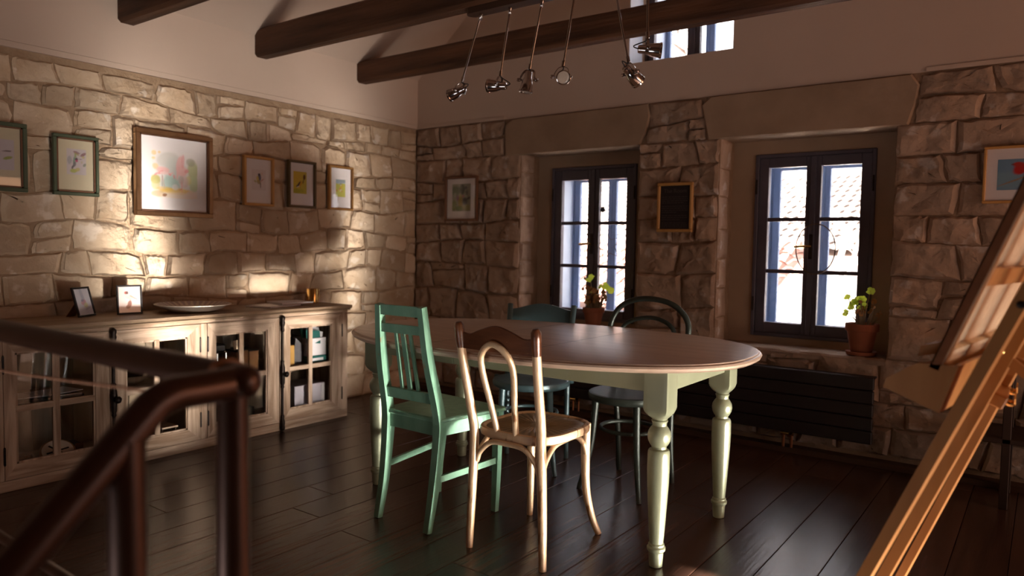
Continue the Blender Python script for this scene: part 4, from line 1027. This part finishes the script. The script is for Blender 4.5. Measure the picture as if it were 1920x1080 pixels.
def picture(nm, label, org, ru, rv, w, h, fw_, dep, fmat, mmat, pw, ph, fn, poff=(0, 0), group=None, inner=None, lip=.006, standing=False, res=(36, 44)):
    """framed picture: org centre on the wall, ru right, rv up, normal = ru x rv"""
    ru = Vector(ru).normalized(); rv = Vector(rv).normalized(); nn = ru.cross(rv); org = Vector(org)
    t = thing(nm, label, 'picture', org, group)
    def pl(a, b, d=0.): return org + ru * a + rv * b + nn * d
    for (a0, a1, b0, b1) in ((-w / 2, w / 2, h / 2 - fw_, h / 2), (-w / 2, w / 2, -h / 2, -h / 2 + fw_), (-w / 2, -w / 2 + fw_, -h / 2 + fw_, h / 2 - fw_), (w / 2 - fw_, w / 2, -h / 2 + fw_, h / 2 - fw_)):
        bm = NB(); obox(bm, pl((a0 + a1) / 2, (b0 + b1) / 2, dep / 2), ru, rv, nn, (a1 - a0) / 2, (b1 - b0) / 2, dep / 2, .003); f = obj('frame_bar', bm, fmat, t)
        if inner:
            horizontal = (a1 - a0) > (b1 - b0); sg = -1 if (b0 + b1 > 0 if horizontal else a0 + a1 > 0) else 1
            bm = NB()
            if horizontal: obox(bm, pl(0, (b1 if sg > 0 else b0) + sg * .004, dep * .40), ru, rv, nn, w / 2 - fw_, .004, dep * .38)
            else: obox(bm, pl((a1 if sg > 0 else a0) + sg * .004, 0, dep * .40), ru, rv, nn, .004, h / 2 - fw_, dep * .38)
            obj('slip', bm, inner, f)
    bm = NB(); obox(bm, pl(0, 0, dep * .25), ru, rv, nn, w / 2 - fw_ + .002, h / 2 - fw_ + .002, .003); obj('mount', bm, mmat, t)
    if fn:
        P = painting(fn, pw, ph, res[0], res[1], lambda a, b: pl(a + poff[0], b + poff[1], dep * .25 + .0038)); obj('painting', P, 'paint', t, smooth=180)
    bm = NB(); obox(bm, pl(0, 0, dep * .62), ru, rv, nn, w / 2 - fw_ + .001, h / 2 - fw_ + .001, .0012); obj('glass', bm, 'glass', t)
    return t
RU, RV = (0, 1, 0), (0, 0, 1)
def pic_left(label, y0, y1, z0, z1, *a, x=.032, **k): return picture('framed_picture', label, (x, (y0 + y1) / 2, (z0 + z1) / 2), RU, RV, y1 - y0, z1 - z0, *a, **k)
pic_left('leftmost green framed picture cut off by the photo edge', -3.09, -2.855, 1.388, 1.728, .020, .026, 'olive', 'matcream', .125, .15, F_sprig, poff=(.0, .01), inner='walnut')
pic_left('green framed hummingbird picture in a cream mount', -2.738, -2.512, 1.388, 1.705, .018, .026, 'olive', 'matcream', .096, .135, F_hum, poff=(.004, .02), inner='walnut')
pic_left('large bronze framed flamingo watercolour in a white mount', -2.318, -1.848, 1.300, 1.792, .026, .034, 'gold', 'matwhite', .285, .275, F_flam, poff=(.0, .0), inner='walnut', res=(64, 62))
pic_left('honey pine framed small bird on white left of the olive frame', -1.630, -1.405, 1.396, 1.716, .017, .03, 'pine', 'matwhite', .105, .135, F_bird1, poff=(.004, .01))
pic_left('olive brown framed yellow bird picture between two pine frames', -1.292, -1.060, 1.402, 1.724, .017, .03, 'olivewood', 'matwhite', .110, .150, F_bird2, poff=(-.012, .012))
pic_left('honey pine framed bird on yellow flowers nearest the corner', -.945, -.722, 1.404, 1.722, .016, .03, 'pine', 'matwhite', .088, .125, F_bird3, poff=(.002, .0))
def pic_right(label, x0, x1, z0, z1, *a, y=-.034, **k): return picture('framed_picture', label, ((x0 + x1) / 2, y, (z0 + z1) / 2), (1, 0, 0), RV, x1 - x0, z1 - z0, *a, **k)
pic_right('walnut framed dark woodland picture left of the left window', .362, .690, 1.352, 1.698, .018, .024, 'walnut', 'matwhite', .185, .21, F_wood, poff=(.0, .01))
pic_right('pine framed red bird picture right of the right window', 3.936, 4.290, 1.412, 1.692, .013, .024, 'pine', 'matwhite', .235, .150, F_robin, poff=(.0, .0), res=(50, 34))
# framed sign with lettering
sg = thing('framed_sign', 'black text sign in a pine frame between the two windows', 'sign', (2.30, -.034, 1.425))
w, h, f_, dep = .238, .312, .019, .024
for (a0, a1, b0, b1) in ((-w / 2, w / 2, h / 2 - f_, h / 2), (-w / 2, w / 2, -h / 2, -h / 2 + f_), (-w / 2, -w / 2 + f_, -h / 2 + f_, h / 2 - f_), (w / 2 - f_, w / 2, -h / 2 + f_, h / 2 - f_)):
    bm = NB(); box(bm, 2.30 + a0, 2.30 + a1, -.034 - dep, -.034, 1.425 + b0, 1.425 + b1, .004); obj('frame_bar', bm, 'pine', sg)
bm = NB(); box(bm, 2.30 - w / 2 + f_, 2.30 + w / 2 - f_, -.046, -.040, 1.425 - h / 2 + f_, 1.425 + h / 2 - f_); obj('board', bm, 'board', sg)
fc = bpy.data.curves.new('sign_title', 'FONT'); fc.body = 'The Room'; fc.size = .036; fc.align_x = 'CENTER'; fc.extrude = .0004
fo = bpy.data.objects.new('sign_title', fc); COL.objects.link(fo); fo.parent = sg; fo.location = (0, -.0132, .092); fo.rotation_euler = (PI / 2, 0, 0)
bpy.context.view_layer.update()
tm_ = bpy.data.meshes.new_from_object(fo.evaluated_get(bpy.context.evaluated_depsgraph_get())); tm_.materials.clear(); tm_.materials.append(MT['ink'])
to_ = bpy.data.objects.new('sign_title', tm_); COL.objects.link(to_); to_.parent = sg; to_.location = fo.location; to_.rotation_euler = fo.rotation_euler; to_['kind'] = 'stuff'
bpy.data.objects.remove(fo)
rg = random.Random(21); bm = NB(); z = 1.425 + .066
for par_ in (4, 4, 3, 4):
    for ln in range(par_):
        x = 2.30 - .088; xe = 2.30 + (.088 if ln < par_ - 1 else rg.uniform(-.02, .06))
        while x < xe - .008:
            wl_ = min(rg.uniform(.008, .026), xe - x); box(bm, x, x + wl_, -.0466, -.046, z - .0017, z + .0017); x += wl_ + .0045
        z -= .0125
    z -= .009
obj('sign_text', bm, 'ink', sg, kind='stuff')

# two standing photo frames
def standing(label, p0, p1, h, lean, fn, strut):
    p0, p1 = Vector(p0), Vector(p1); ru = (p1 - p0).normalized(); w = (p1 - p0).length; nn0 = ru.cross(Vector((0, 0, 1)))
    rv = (Vector((0, 0, 1)) * math.cos(lean) - nn0 * math.sin(lean)).normalized()
    c = (p0 + p1) / 2 + rv * (h / 2) + V(0, 0, .001)
    t = picture('photo_frame', label, c, ru, rv, w, h, .010, .014, 'blackframe', 'paper', w - .02, h - .02, fn, group='standing photo frames')
    nn = ru.cross(rv); bm = NB(); a = c - nn * .002 + rv * .02; zt = CTOP + .001
    b = (p0 + p1) / 2 - nn0 * .085; b.z = zt
    prism(bm, [a - ru * .018, a + ru * .018, b + ru * .034, b - ru * .034], -nn * .004); obj('strut', bm, 'bentdark' if strut else 'blackframe', t)
    return t
standing('small black photo frame leaning with a brown strut on the sideboard', (.215, -2.700, CTOP), (.150, -2.588, CTOP), .158, .27, F_card1, True)
standing('small black upright photo frame with a red-faced bird on sideboard', (.190, -2.492, CTOP), (.205, -2.362, CTOP), .160, .10, F_card2, False)
# dish
ds = thing('shallow_dish', 'shallow cream ceramic dish with grey-lilac pattern on the sideboard', 'dish', (.275, -2.105, CTOP)); DC = (.275, -2.105, CTOP)
bm = NB(); lathe(bm, [(.085, .0005), (.11, .004), (.15, .018), (.185, .037), (.205, .044), (.206, .048), (.198, .049), (.180, .042), (.14, .024), (.10, .012), (.01, .010)], 40, DC); obj('bowl', bm, 'ceramic', ds, smooth=50)
bm = NB(); rg = random.Random(4)
for k in range(34):
    a = 2 * PI * k / 34; r0, r1 = (.148, .193); da = .075
    bm.faces.new([bm.verts.new((DC[0] + r * math.cos(q), DC[1] + r * math.sin(q), CTOP + (.0285 if r == r0 else .0482))) for r, q in ((r0, a - da * .8), (r1, a - da), (r1, a + da * .6), (r0, a + da * .2))])
obj('rim_pattern', bm, 'ceramicpat', ds)
bm = NB(); lathe(bm, [(.098, .0125), (.098, .0128), (.01, .0108)], 30, DC); obj('centre_pattern', bm, 'ceramicpat', ds)
# magazines, papers
def sheet(nm, label, cat, c, ang, a, b, h, mat, z, grp=None, pages=None):
    ax = Vector((math.cos(ang), math.sin(ang), 0)); ay = Vector((-ax.y, ax.x, 0)); loc = (c[0], c[1], z)
    t = thing(nm, label, cat, loc, grp)
    bm = NB(); obox(bm, (c[0], c[1], z + h * .5), ax, ay, (0, 0, 1), a - .001, b - .001, h * .5 - .0006); obj('pages', bm, 'paper', t)
    bm = NB(); obox(bm, (c[0], c[1], z + h - .0004), ax, ay, (0, 0, 1), a, b, .0006); obj('cover', bm, mat, t)
sheet('magazine', 'brown covered magazine left in the pair on the sideboard', 'magazine', (.245, -1.545, 0), .25, .10, .145, .010, 'cover', CTOP + .0005, 'magazines on the sideboard')
sheet('magazine', 'pale magazine on the right overlapping the brown covered one', 'magazine', (.225, -1.405, 0), -.15, .105, .110, .011, 'paper', CTOP + .012, 'magazines on the sideboard')
# brass tumbler
bm = NB(); lathe(bm, [(.040, .0005), (.0425, .003), (.0425, .094), (.0415, .096), (.0385, .095), (.0385, .006), (.01, .005)], 36, (.165, -1.175, CTOP)); bt = thing('brass_tumbler', 'shiny brass tumbler at the right end of the sideboard', 'tumbler', (.165, -1.175, CTOP)); obj('body', bm, 'brass', bt, smooth=40)

# ------------------------------------------------------------------ spot lamps on a board under the middle beam
lb = thing('lamp_board', 'dark wooden lamp board with rounded end under the middle beam', 'lamp board', (2.4, -1.465, 2.345))
bm = NB(); pts = [(1.805 - .035 * math.cos(a), -1.465 + .035 * math.sin(a), 2.330) for a in [PI / 2 - PI * k / 8 for k in range(9)]]
prism(bm, pts + [(3.0, -1.50, 2.330), (3.0, -1.43, 2.330)], (0, 0, .034)); bmesh.ops.recalc_face_normals(bm, faces=bm.faces); obj('board', bm, 'lampwood', lb)
LAMPS = [((1.856, 2.330), (1.731, 2.005), (-.93, -.10, -.28), 'leftmost nickel spot lamp on a tilted stem pointing left'),
         ((2.037, 2.330), (1.982, 2.005), (-.97, -.25, .08), 'second nickel spot lamp from the left pointing left'),
         ((2.227, 2.330), (2.159, 2.013), (-.10, -.1, -1.), 'third nickel spot lamp from left pointing straight down'),
         ((2.408, 2.330), (2.351, 2.003), (.62, -.66, -.25), 'fourth nickel spot lamp whose round lens faces the viewer'),
         ((2.610, 2.330), (2.691, 1.975), (.25, .75, -.50), 'fifth nickel spot lamp turned away and seen from behind'),
         ((2.776, 2.330), (2.781, 2.066), (.86, .50, -.08), 'rightmost nickel spot lamp pointing right in front of the upper window')]
for (tx, tz), (bx, bz), d, label in LAMPS:
    yl = -1.465; t = thing('spot_lamp', label, 'lamp', (tx, yl, tz), 'spot lamps on stems over the table')
    T_, B_ = V(tx, yl, tz), V(bx, yl, bz); ax = (B_ - T_).normalized()
    bm = NB(); tube(bm, [T_, B_], .0052, 10); obj('stem', bm, 'chrome', t, smooth=60)
    bm = NB(); lathe(bm, [(.007, 0), (.010, .002), (.010, .030), (.006, .034)], 14, T_, ax); obj('socket', bm, 'chrome', t, smooth=50)
    bm = NB(); lathe(bm, [(.006, -.026), (.009, -.024), (.009, .0), (.005, .003)], 14, B_, ax); obj('collar', bm, 'chrome', t, smooth=50)
    d = Vector(d).normalized(); s = d.cross(Vector((0, 0, 1)))
    s = s.normalized() if s.length > .3 else Vector((.8, .6, 0)).normalized()
    Pv = B_ + ax * .050
    for sg_ in (-1, 1):
        bm = NB(); bar(bm, curve([B_ + V(0, 0, -.002), B_ + s * .022 * sg_ + V(0, 0, -.010), Pv + s * .033 * sg_ + V(0, 0, .014), Pv + s * .034 * sg_ + V(0, 0, -.006)], 12), .010, .0022, d); obj('yoke_arm', bm, 'chrome', t)
        bm = NB(); lathe(bm, [(.004, .026), (.004, .036), (.0085, .037), (.0095, .042), (.0085, .050), (.005, .052)], 12, Pv, s * sg_); obj('knob', bm, 'chrome', t, smooth=50)
    hd = Pv - d * .020
    bm = NB(); lathe(bm, [(.010, -.022), (.016, -.020), (.0185, -.012), (.0185, .010), (.021, .014), (.0265, .030), (.030, .050), (.0315, .070), (.034, .072), (.034, .080), (.0315, .081), (.029, .079), (.028, .068), (.012, .02)], 24, hd, d); obj('head', bm, 'chrome', t, smooth=45)
    bm = NB(); lathe(bm, [(.0285, .0745), (.02, .0765), (.001, .077)], 24, hd, d); obj('lens', bm, 'lens', t)
    bm = NB(); tube(bm, curve([B_ + V(0, 0, -.004), B_ + V(.006, -.004, -.016) - d * .012, hd - d * .040 + V(0, 0, .012), hd - d * .018], 14), .0028, 6); obj('cable', bm, 'cable', t)

# ------------------------------------------------------------------ geraniums on the sills
def pot(cx, cy, z, r, h, label, seed, leaves, dry, group=None):
    t = thing('potted_geranium', label, 'plant', (cx, cy, z))
    bm = NB(); lathe(bm, [(r * .72, .0), (r * .86, .003), (r * .93, .022), (r * .88, .023), (r * .74, .010), (.01, .008)], 28, (cx, cy, z)); obj('saucer', bm, 'terra', t, smooth=45)
    bm = NB(); lathe(bm, [(r * .60, .010), (r * .62, .012), (r * .88, h * .76), (r * .97, h * .77), (r, h * .80), (r, h * .985), (r * .97, h), (r * .90, h), (r * .87, h * .93), (r * .80, h * .86)], 28, (cx, cy, z)); obj('pot', bm, 'terra', t, smooth=40)
    bm = NB(); lathe(bm, [(r * .84, h * .86), (r * .84, h * .90), (r * .5, h * .93), (.003, h * .92)], 20, (cx, cy, z)); obj('soil', bm, 'soil', t)
    rg = random.Random(seed); top = V(cx, cy, z + h * .9)
    def leaf(c, R, nrm, mat):
        nrm = Vector(nrm).normalized(); u = nrm.cross(Vector((.3, .2, .9))).normalized(); w = nrm.cross(u); bm = NB(); n = 20; ctr = bm.verts.new(c)
        ph = rg.uniform(0, 6); in_ = []; out = []
        for k in range(n):
            a = 2 * PI * k / n; rr = R * (1 + .10 * math.cos(a * 7 + ph)) * (1 - .35 * max(0, math.cos(a)) ** 12)
            in_.append(bm.verts.new(c + (u * math.cos(a) + w * math.sin(a)) * rr * .5 + nrm * R * .08)); out.append(bm.verts.new(c + (u * math.cos(a) + w * math.sin(a)) * rr + nrm * (R * (.02 + .14 * math.cos(a * 3 + ph)))))
        for k in range(n):
            bm.faces.new([ctr, in_[k], in_[(k + 1) % n]]); bm.faces.new([in_[k], out[k], out[(k + 1) % n], in_[(k + 1) % n]])
        obj('leaf' if mat == 'leaf' else 'withered_leaf', bm, mat, t, smooth=180)
    for dx, dy, dz, R, nr in leaves:
        c = V(cx + dx, cy + dy, z + h + dz); b0 = top + V(dx * .25 + rg.uniform(-.01, .01), rg.uniform(-.01, .01), 0)
        bm = NB(); tube(bm, curve([b0, b0.lerp(c, .45) + V(-dx * .12, 0, .01), c], 10), [.0042 - .00022 * i for i in range(11)], 6); obj('stem', bm, 'stem', t, smooth=60)
        leaf(c, R, nr, 'leaf')
    for dx, dy, dz, R in dry:
        c = V(cx + dx, cy + dy, z + h + dz); b0 = top + V(dx * .5, dy * .5, 0)
        bm = NB(); tube(bm, [b0, b0.lerp(c, .5) + V(.004, 0, .006), c], [.0038, .003, .0018], 5); obj('stem', bm, 'stem', t, smooth=60)
        leaf(c, R, (rg.uniform(-1, 1), -1, rg.uniform(-.6, .9)), 'dry')
rg = random.Random(31)
pot(3.392, .075, .583, .088, .178, 'geranium with many green leaves in a terracotta pot on right sill', 5,
    [(-.032, .0, .128, .026, (-.2, -1, .5)), (-.055, .01, .115, .026, (-.5, -1, .6)), (-.005, -.01, .135, .024, (.1, -1, .5)), (-.085, .0, .145, .020, (-.3, -.9, .7)), (-.088, -.01, .055, .021, (-.4, -1, .2)), (.035, .0, .185, .024, (.2, -1, .6)), (.0, .01, .100, .022, (.2, -1, .2)), (-.02, .01, .085, .018, (-.2, -1, .3)), (-.062, -.01, .09, .02, (-.2, -1, .4))],
    [(rg.uniform(-.02, .09), rg.uniform(-.03, .03), rg.uniform(.03, .13), rg.uniform(.009, .016)) for _ in range(16)])
pot(1.655, .080, .593, .078, .150, 'leggy geranium with withered leaves in terracotta pot on left sill', 6,
    [(-.035, .0, .205, .034, (-.1, -1, .8)), (.085, .0, .155, .026, (.1, -1, .4)), (.135, .0, .125, .024, (.2, -1, .3)), (.105, .01, .14, .02, (.1, -1, .3)), (.05, .0, .15, .018, (-.3, -1, .5)), (-.02, .0, .11, .010, (0, -1, .5))],
    [(rg.uniform(-.06, .03), rg.uniform(-.03, .03), rg.uniform(.02, .15), rg.uniform(.011, .021)) for _ in range(30)] + [(rg.uniform(.03, .11), rg.uniform(-.02, .02), rg.uniform(.02, .12), rg.uniform(.009, .017)) for _ in range(14)] + [(-.075, 0, .20, .011), (-.09, 0, .125, .011)])
# wire ornaments in the windows
st = thing('wire_star', 'thin wire star hanging on a thread in the left window', 'ornament', (1.69, .205, 1.43))
bm = NB(); c = V(1.69, .205, 1.175); P = []
for k in range(10):
    a = PI / 2 + .25 + 2 * PI * k / 10; r = .115 if k % 2 == 0 else .050; P.append(c + V(r * math.cos(a), 0, r * math.sin(a)))
tube(bm, P, .0032, 6, closed=True); obj('star', bm, 'wire', st)
bm = NB(); tube(bm, [P[0], V(1.640, .205, 1.43)], .0009, 5); obj('thread', bm, 'wire', st)
bm = NB(); lathe(bm, [(.002, -.02), (.016, -.014), (.019, 0), (.012, .016), (.002, .02)], 12, (1.640, .205, 1.435)); tube(bm, [(1.64, .205, 1.45), (1.64, .226, 1.66)], .0012, 5); obj('hook_weight', bm, 'darkthing', st)
wh = thing('wire_hoop', 'thin rusty wire hoop hung over the right window handle', 'ornament', (3.10, .192, 1.31))
bm = NB(); tube(bm, [V(3.095 + .112 * math.cos(2 * PI * k / 40), .196 + .006 * math.sin(4 * PI * k / 40), 1.175 + .150 * math.sin(2 * PI * k / 40)) for k in range(40)], .0036, 6, closed=True); obj('hoop', bm, 'wire', wh)
bm = NB(); tube(bm, [V(3.095, .196, 1.325), V(3.07, .204, 1.345), V(3.059, .21, 1.27)], .0012, 5); obj('hanging_loop', bm, 'wire', wh)

# ------------------------------------------------------------------ easel at the right
KX = .13
es = thing('artists_easel', 'oiled beech studio easel leaning back at the right edge', 'easel', (3.9, -2.3, 0))
def inclined(name, x0, z0, sl, y0, y1, th, za, zb, mat='easel', par=es):
    """leaning board: line x = x0 + sl (z - z0) at its front face, th thick along x"""
    f = lambda z: x0 + sl * (z - z0)
    bm = NB(); prism(bm, [(f(za), y0, za), (f(za) + th, y0, za), (f(zb) + th, y0, zb), (f(zb), y0, zb)], (KX * (y1 - y0), y1 - y0, 0))
    bmesh.ops.recalc_face_normals(bm, faces=bm.faces); return obj(name, bm, mat, par)
inclined('side_post', 3.953, .55, .412, -2.500, -2.445, .028, .0, 1.62)
inclined('mast', 3.969, .497, .400, -2.300, -2.255, .028, .0, 1.75)
inclined('side_post', 3.988, .443, .382, -2.100, -2.050, .021, .0, 1.62)
bm = NB(); tube(bm, [(3.73, -2.49, .02), (3.80, -2.06, .02)], .012, 8); obj('foot_bar', bm, 'easel', es)
# tray
def prof(name, pts, y0, y1, mat='easel'):
    bm = NB(); prism(bm, [(x + KX * (y0 + 2.5), y0, z) for x, z in pts], (KX * (y1 - y0), y1 - y0, 0)); bmesh.ops.recalc_face_normals(bm, faces=bm.faces); return obj(name, bm, mat, es)
prof('tray_side', [(3.922, .841), (3.928, .864), (3.990, .905), (4.070, .905), (4.037, .796)], -2.500, -2.484)
prof('tray_side', [(3.922, .841), (3.928, .864), (3.990, .905), (4.070, .905), (4.037, .796)], -2.016, -2.000)
prof('tray_base', [(3.930, .838), (3.933, .848), (4.040, .806), (4.036, .796)], -2.484, -2.016)
prof('tray_lip', [(3.922, .841), (3.928, .866), (3.936, .863), (3.931, .838)], -2.484, -2.016)
prof('tray_back', [(4.030, .799), (4.064, .908), (4.071, .906), (4.037, .796)], -2.497, -2.003)
prof('canvas_ledge', [(3.964, .908), (3.970, .934), (4.010, .946), (4.020, .922)], -2.40, -2.00)
# clamps and brace
bm = NB(); obox(bm, (4.120, -2.17, .807), (1, 0, -.40), (0, 1, 0), (.40, 0, 1), .034, .10, .016, .003); obj('clamp_block', bm, 'easel', es)
for yy, zz in ((-2.24, .795), (-2.12, .805)):
    bm = NB(); c = V(4.158, yy, zz); tube(bm, [c - V(.02, 0, -.008), c + V(.012, 0, -.005)], .004, 8); lathe(bm, [(.009, -.004), (.009, .004), (.006, .010)], 10, c, (1, 0, -.4))
    for s in (-1, 1): obox(bm, c + V(.012, s * .010, .010), (0, s * .6, .8), (1, 0, 0), (0, .8, -s * .6), .011, .0016, .007, .001)
    obj('wing_nut', bm, 'brass', es)
bm = NB(); bar(bm, [(4.115, -2.275, .935), (4.40, -2.275, .70), (4.72, -2.275, .02)], .035, .022, (0, 1, 0), .002); obj('rear_leg', bm, 'easel', es)
bm = NB(); obox(bm, (4.165, -2.225, .895), (1, 0, -.42), (0, 1, 0), (.42, 0, 1), .045, .012, .012, .002); obj('brace', bm, 'easel', es)
bm = NB(); lathe(bm, [(.0075, -.001), (.0085, .001), (.0075, .004), (.003, .005)], 14, (4.177, -2.5, 1.049), (0, -1, 0)); obj('bolt', bm, 'iron', es)
bm = NB(); lathe(bm, [(.006, 0), (.007, .004), (.003, .008)], 10, (4.140, -2.30, .925), (0, -1, .2)); obj('bolt', bm, 'brass', es)
# canvas on the easel, its back to the window side
cv = thing('stretched_canvas', 'stretched canvas seen from behind resting on the easel tray', 'canvas', (4.02, -2.2, .9))
sl = .372; fx = lambda z: 4.013 + sl * (z - .898)
def cvp(name, za, zb, y0, y1, off, th, mat):
    bm = NB(); n_ = Vector((1, 0, -sl)).normalized(); f = lambda z: Vector((fx(z) + KX * (y0 + 2.5), 0, z)) + n_ * off
    prism(bm, [f(za) + V(0, y0, 0), f(za) + n_ * th + V(0, y0, 0), f(zb) + n_ * th + V(0, y0, 0), f(zb) + V(0, y0, 0)], (KX * (y1 - y0), y1 - y0, 0)); bmesh.ops.recalc_face_normals(bm, faces=bm.faces); return obj(name, bm, mat, cv)
CY0, CY1, CZ0, CZ1 = -2.500, -1.86, .898, 1.66
cvp('canvas_face', CZ0, CZ1, CY0, CY1, 0., .003, 'canvas_side')
cvp('stretcher_bar', CZ0, CZ1, CY0, CY0 + .003, .0, .020, 'canvas_side')
for y0, y1 in ((CY0 + .003, CY0 + .05), (CY1 - .05, CY1)): cvp('stretcher_bar', CZ0, CZ1, y0, y1, .003, .018, 'canvas')
for za, zb in ((CZ0, CZ0 + .045), (CZ1 - .045, CZ1)): cvp('stretcher_bar', za, zb, CY0 + .05, CY1 - .05, .003, .018, 'canvas')
cvp('cross_bar', 1.09, 1.13, CY0 + .05, CY1 - .05, .006, .014, 'easel')
cvp('canvas_back', CZ0 + .045, CZ1 - .045, CY0 + .05, CY1 - .05, .003, .001, 'canvas')
cvp('folded_edge', CZ0 + .01, CZ1 - .01, CY0 + .004, CY0 + .026, .021, .0012, 'canvas')

# dark stand behind the easel
sd = thing('dark_stand', 'dark stained wooden stand against the wall behind the easel', 'stand', (4.32, -.26, 0))
for x0 in (4.085, 4.52):
    for y0 in (-.13, -.42):
        bm = NB(); box(bm, x0, x0 + .035, y0, y0 + .035, 0, .72, .003); obj('leg', bm, 'darkwood', sd)
bm = NB(); box(bm, 4.00, 4.62, -.43, -.06, .72, .745, .004); obj('top', bm, 'darkwood', sd)
bm = NB(); box(bm, 4.005, 4.60, -.42, -.07, .30, .325, .003); obj('shelf', bm, 'darkwood', sd)

# ------------------------------------------------------------------ stair railing in the foreground
rl = thing('stair_railing', 'rust brown tubular steel stair railing in the near left foreground', 'railing', (3.276, -3.78, 0))
r = .0235
bm = NB(); tube(bm, [(1.0, -3.769, .953), (2.2, -3.769, .953), (3.300, -3.769, .953), (3.311, -3.769, .953), (3.319, -3.769, .953), (3.323, -3.769, .953)], [r, r, r, r * .93, r * .7, r * .3], 20); obj('handrail', bm, 'rail', rl, smooth=60)
pts = [V(3.290, -3.778, .951), V(3.290, -3.83, .949)] + [V(3.290, -3.86 - .06 * math.sin(a), .949 - .06 * (1 - math.cos(a))) for a in [PI / 4 * k / 8 for k in range(9)]]
e_ = pts[-1]; pts += [e_ + V(0, -.3, -.3), e_ + V(0, -1.5, -1.5)]
bm = NB(); tube(bm, pts, r, 20); obj('stair_handrail', bm, 'rail', rl, smooth=60)
bm = NB(); tube(bm, [(3.279, -3.774, .0), (3.279, -3.774, .940)], r * .98, 20); lathe(bm, [(.05, 0), (.05, .006), (.03, .008)], 20, (3.279, -3.774, 0)); obj('post', bm, 'rail', rl, smooth=60)
bm = NB(); tube(bm, [(3.292, -3.932, .0), (3.292, -3.932, .900)], r * .98, 20); lathe(bm, [(.05, 0), (.05, .006), (.03, .008)], 20, (3.292, -3.932, 0)); obj('post', bm, 'rail', rl, smooth=60)
bm = NB(); tube(bm, [(1.0, -3.778, .50), (3.27, -3.778, .50)], .0105, 12); obj('lower_rail', bm, 'rail', rl, smooth=60)
bm = NB(); tube(bm, [(1.0, -3.774, .0), (1.0, -3.774, .953)], r, 16); obj('post', bm, 'rail', rl, smooth=60)
tw = thing('twine', 'brown twine knotted round the rail joint and strung to the left', 'twine', (3.26, -3.77, .95))
bm = NB()
for k in range(3): tube(bm, [V(3.250 + k * .006 + .004 * math.sin(a * 2), -3.769 + (r + .002) * math.cos(a), .953 + (r + .002) * math.sin(a)) for a in [2 * PI * q / 16 for q in range(16)]], .003, 6, closed=True)
obj('wrap', bm, 'twine', tw)
bm = NB(); tube(bm, curve([(3.262, -3.797, .953), (3.255, -3.80, .930), (2.95, -3.795, .905), (2.4, -3.79, .872), (1.6, -3.785, .845), (1.02, -3.78, .86)], 30), .0028, 6); obj('string', bm, 'twine', tw)
# stair flight below the opening
sf = bpy.data.objects.new('stair_flight', None); COL.objects.link(sf); sf.location = (2.7, -4.8, -1.4); sf['label'] = 'dark wooden stair flight going down below the railing'; sf['category'] = 'stairs'
for k in range(8):
    bm = NB(); box(bm, 2.25, 3.25, -4.05 - .24 * k, -3.80 - .24 * k, -.215 - .18 * k, -.18 - .18 * k, .003); obj('tread', bm, 'darkwood', sf)
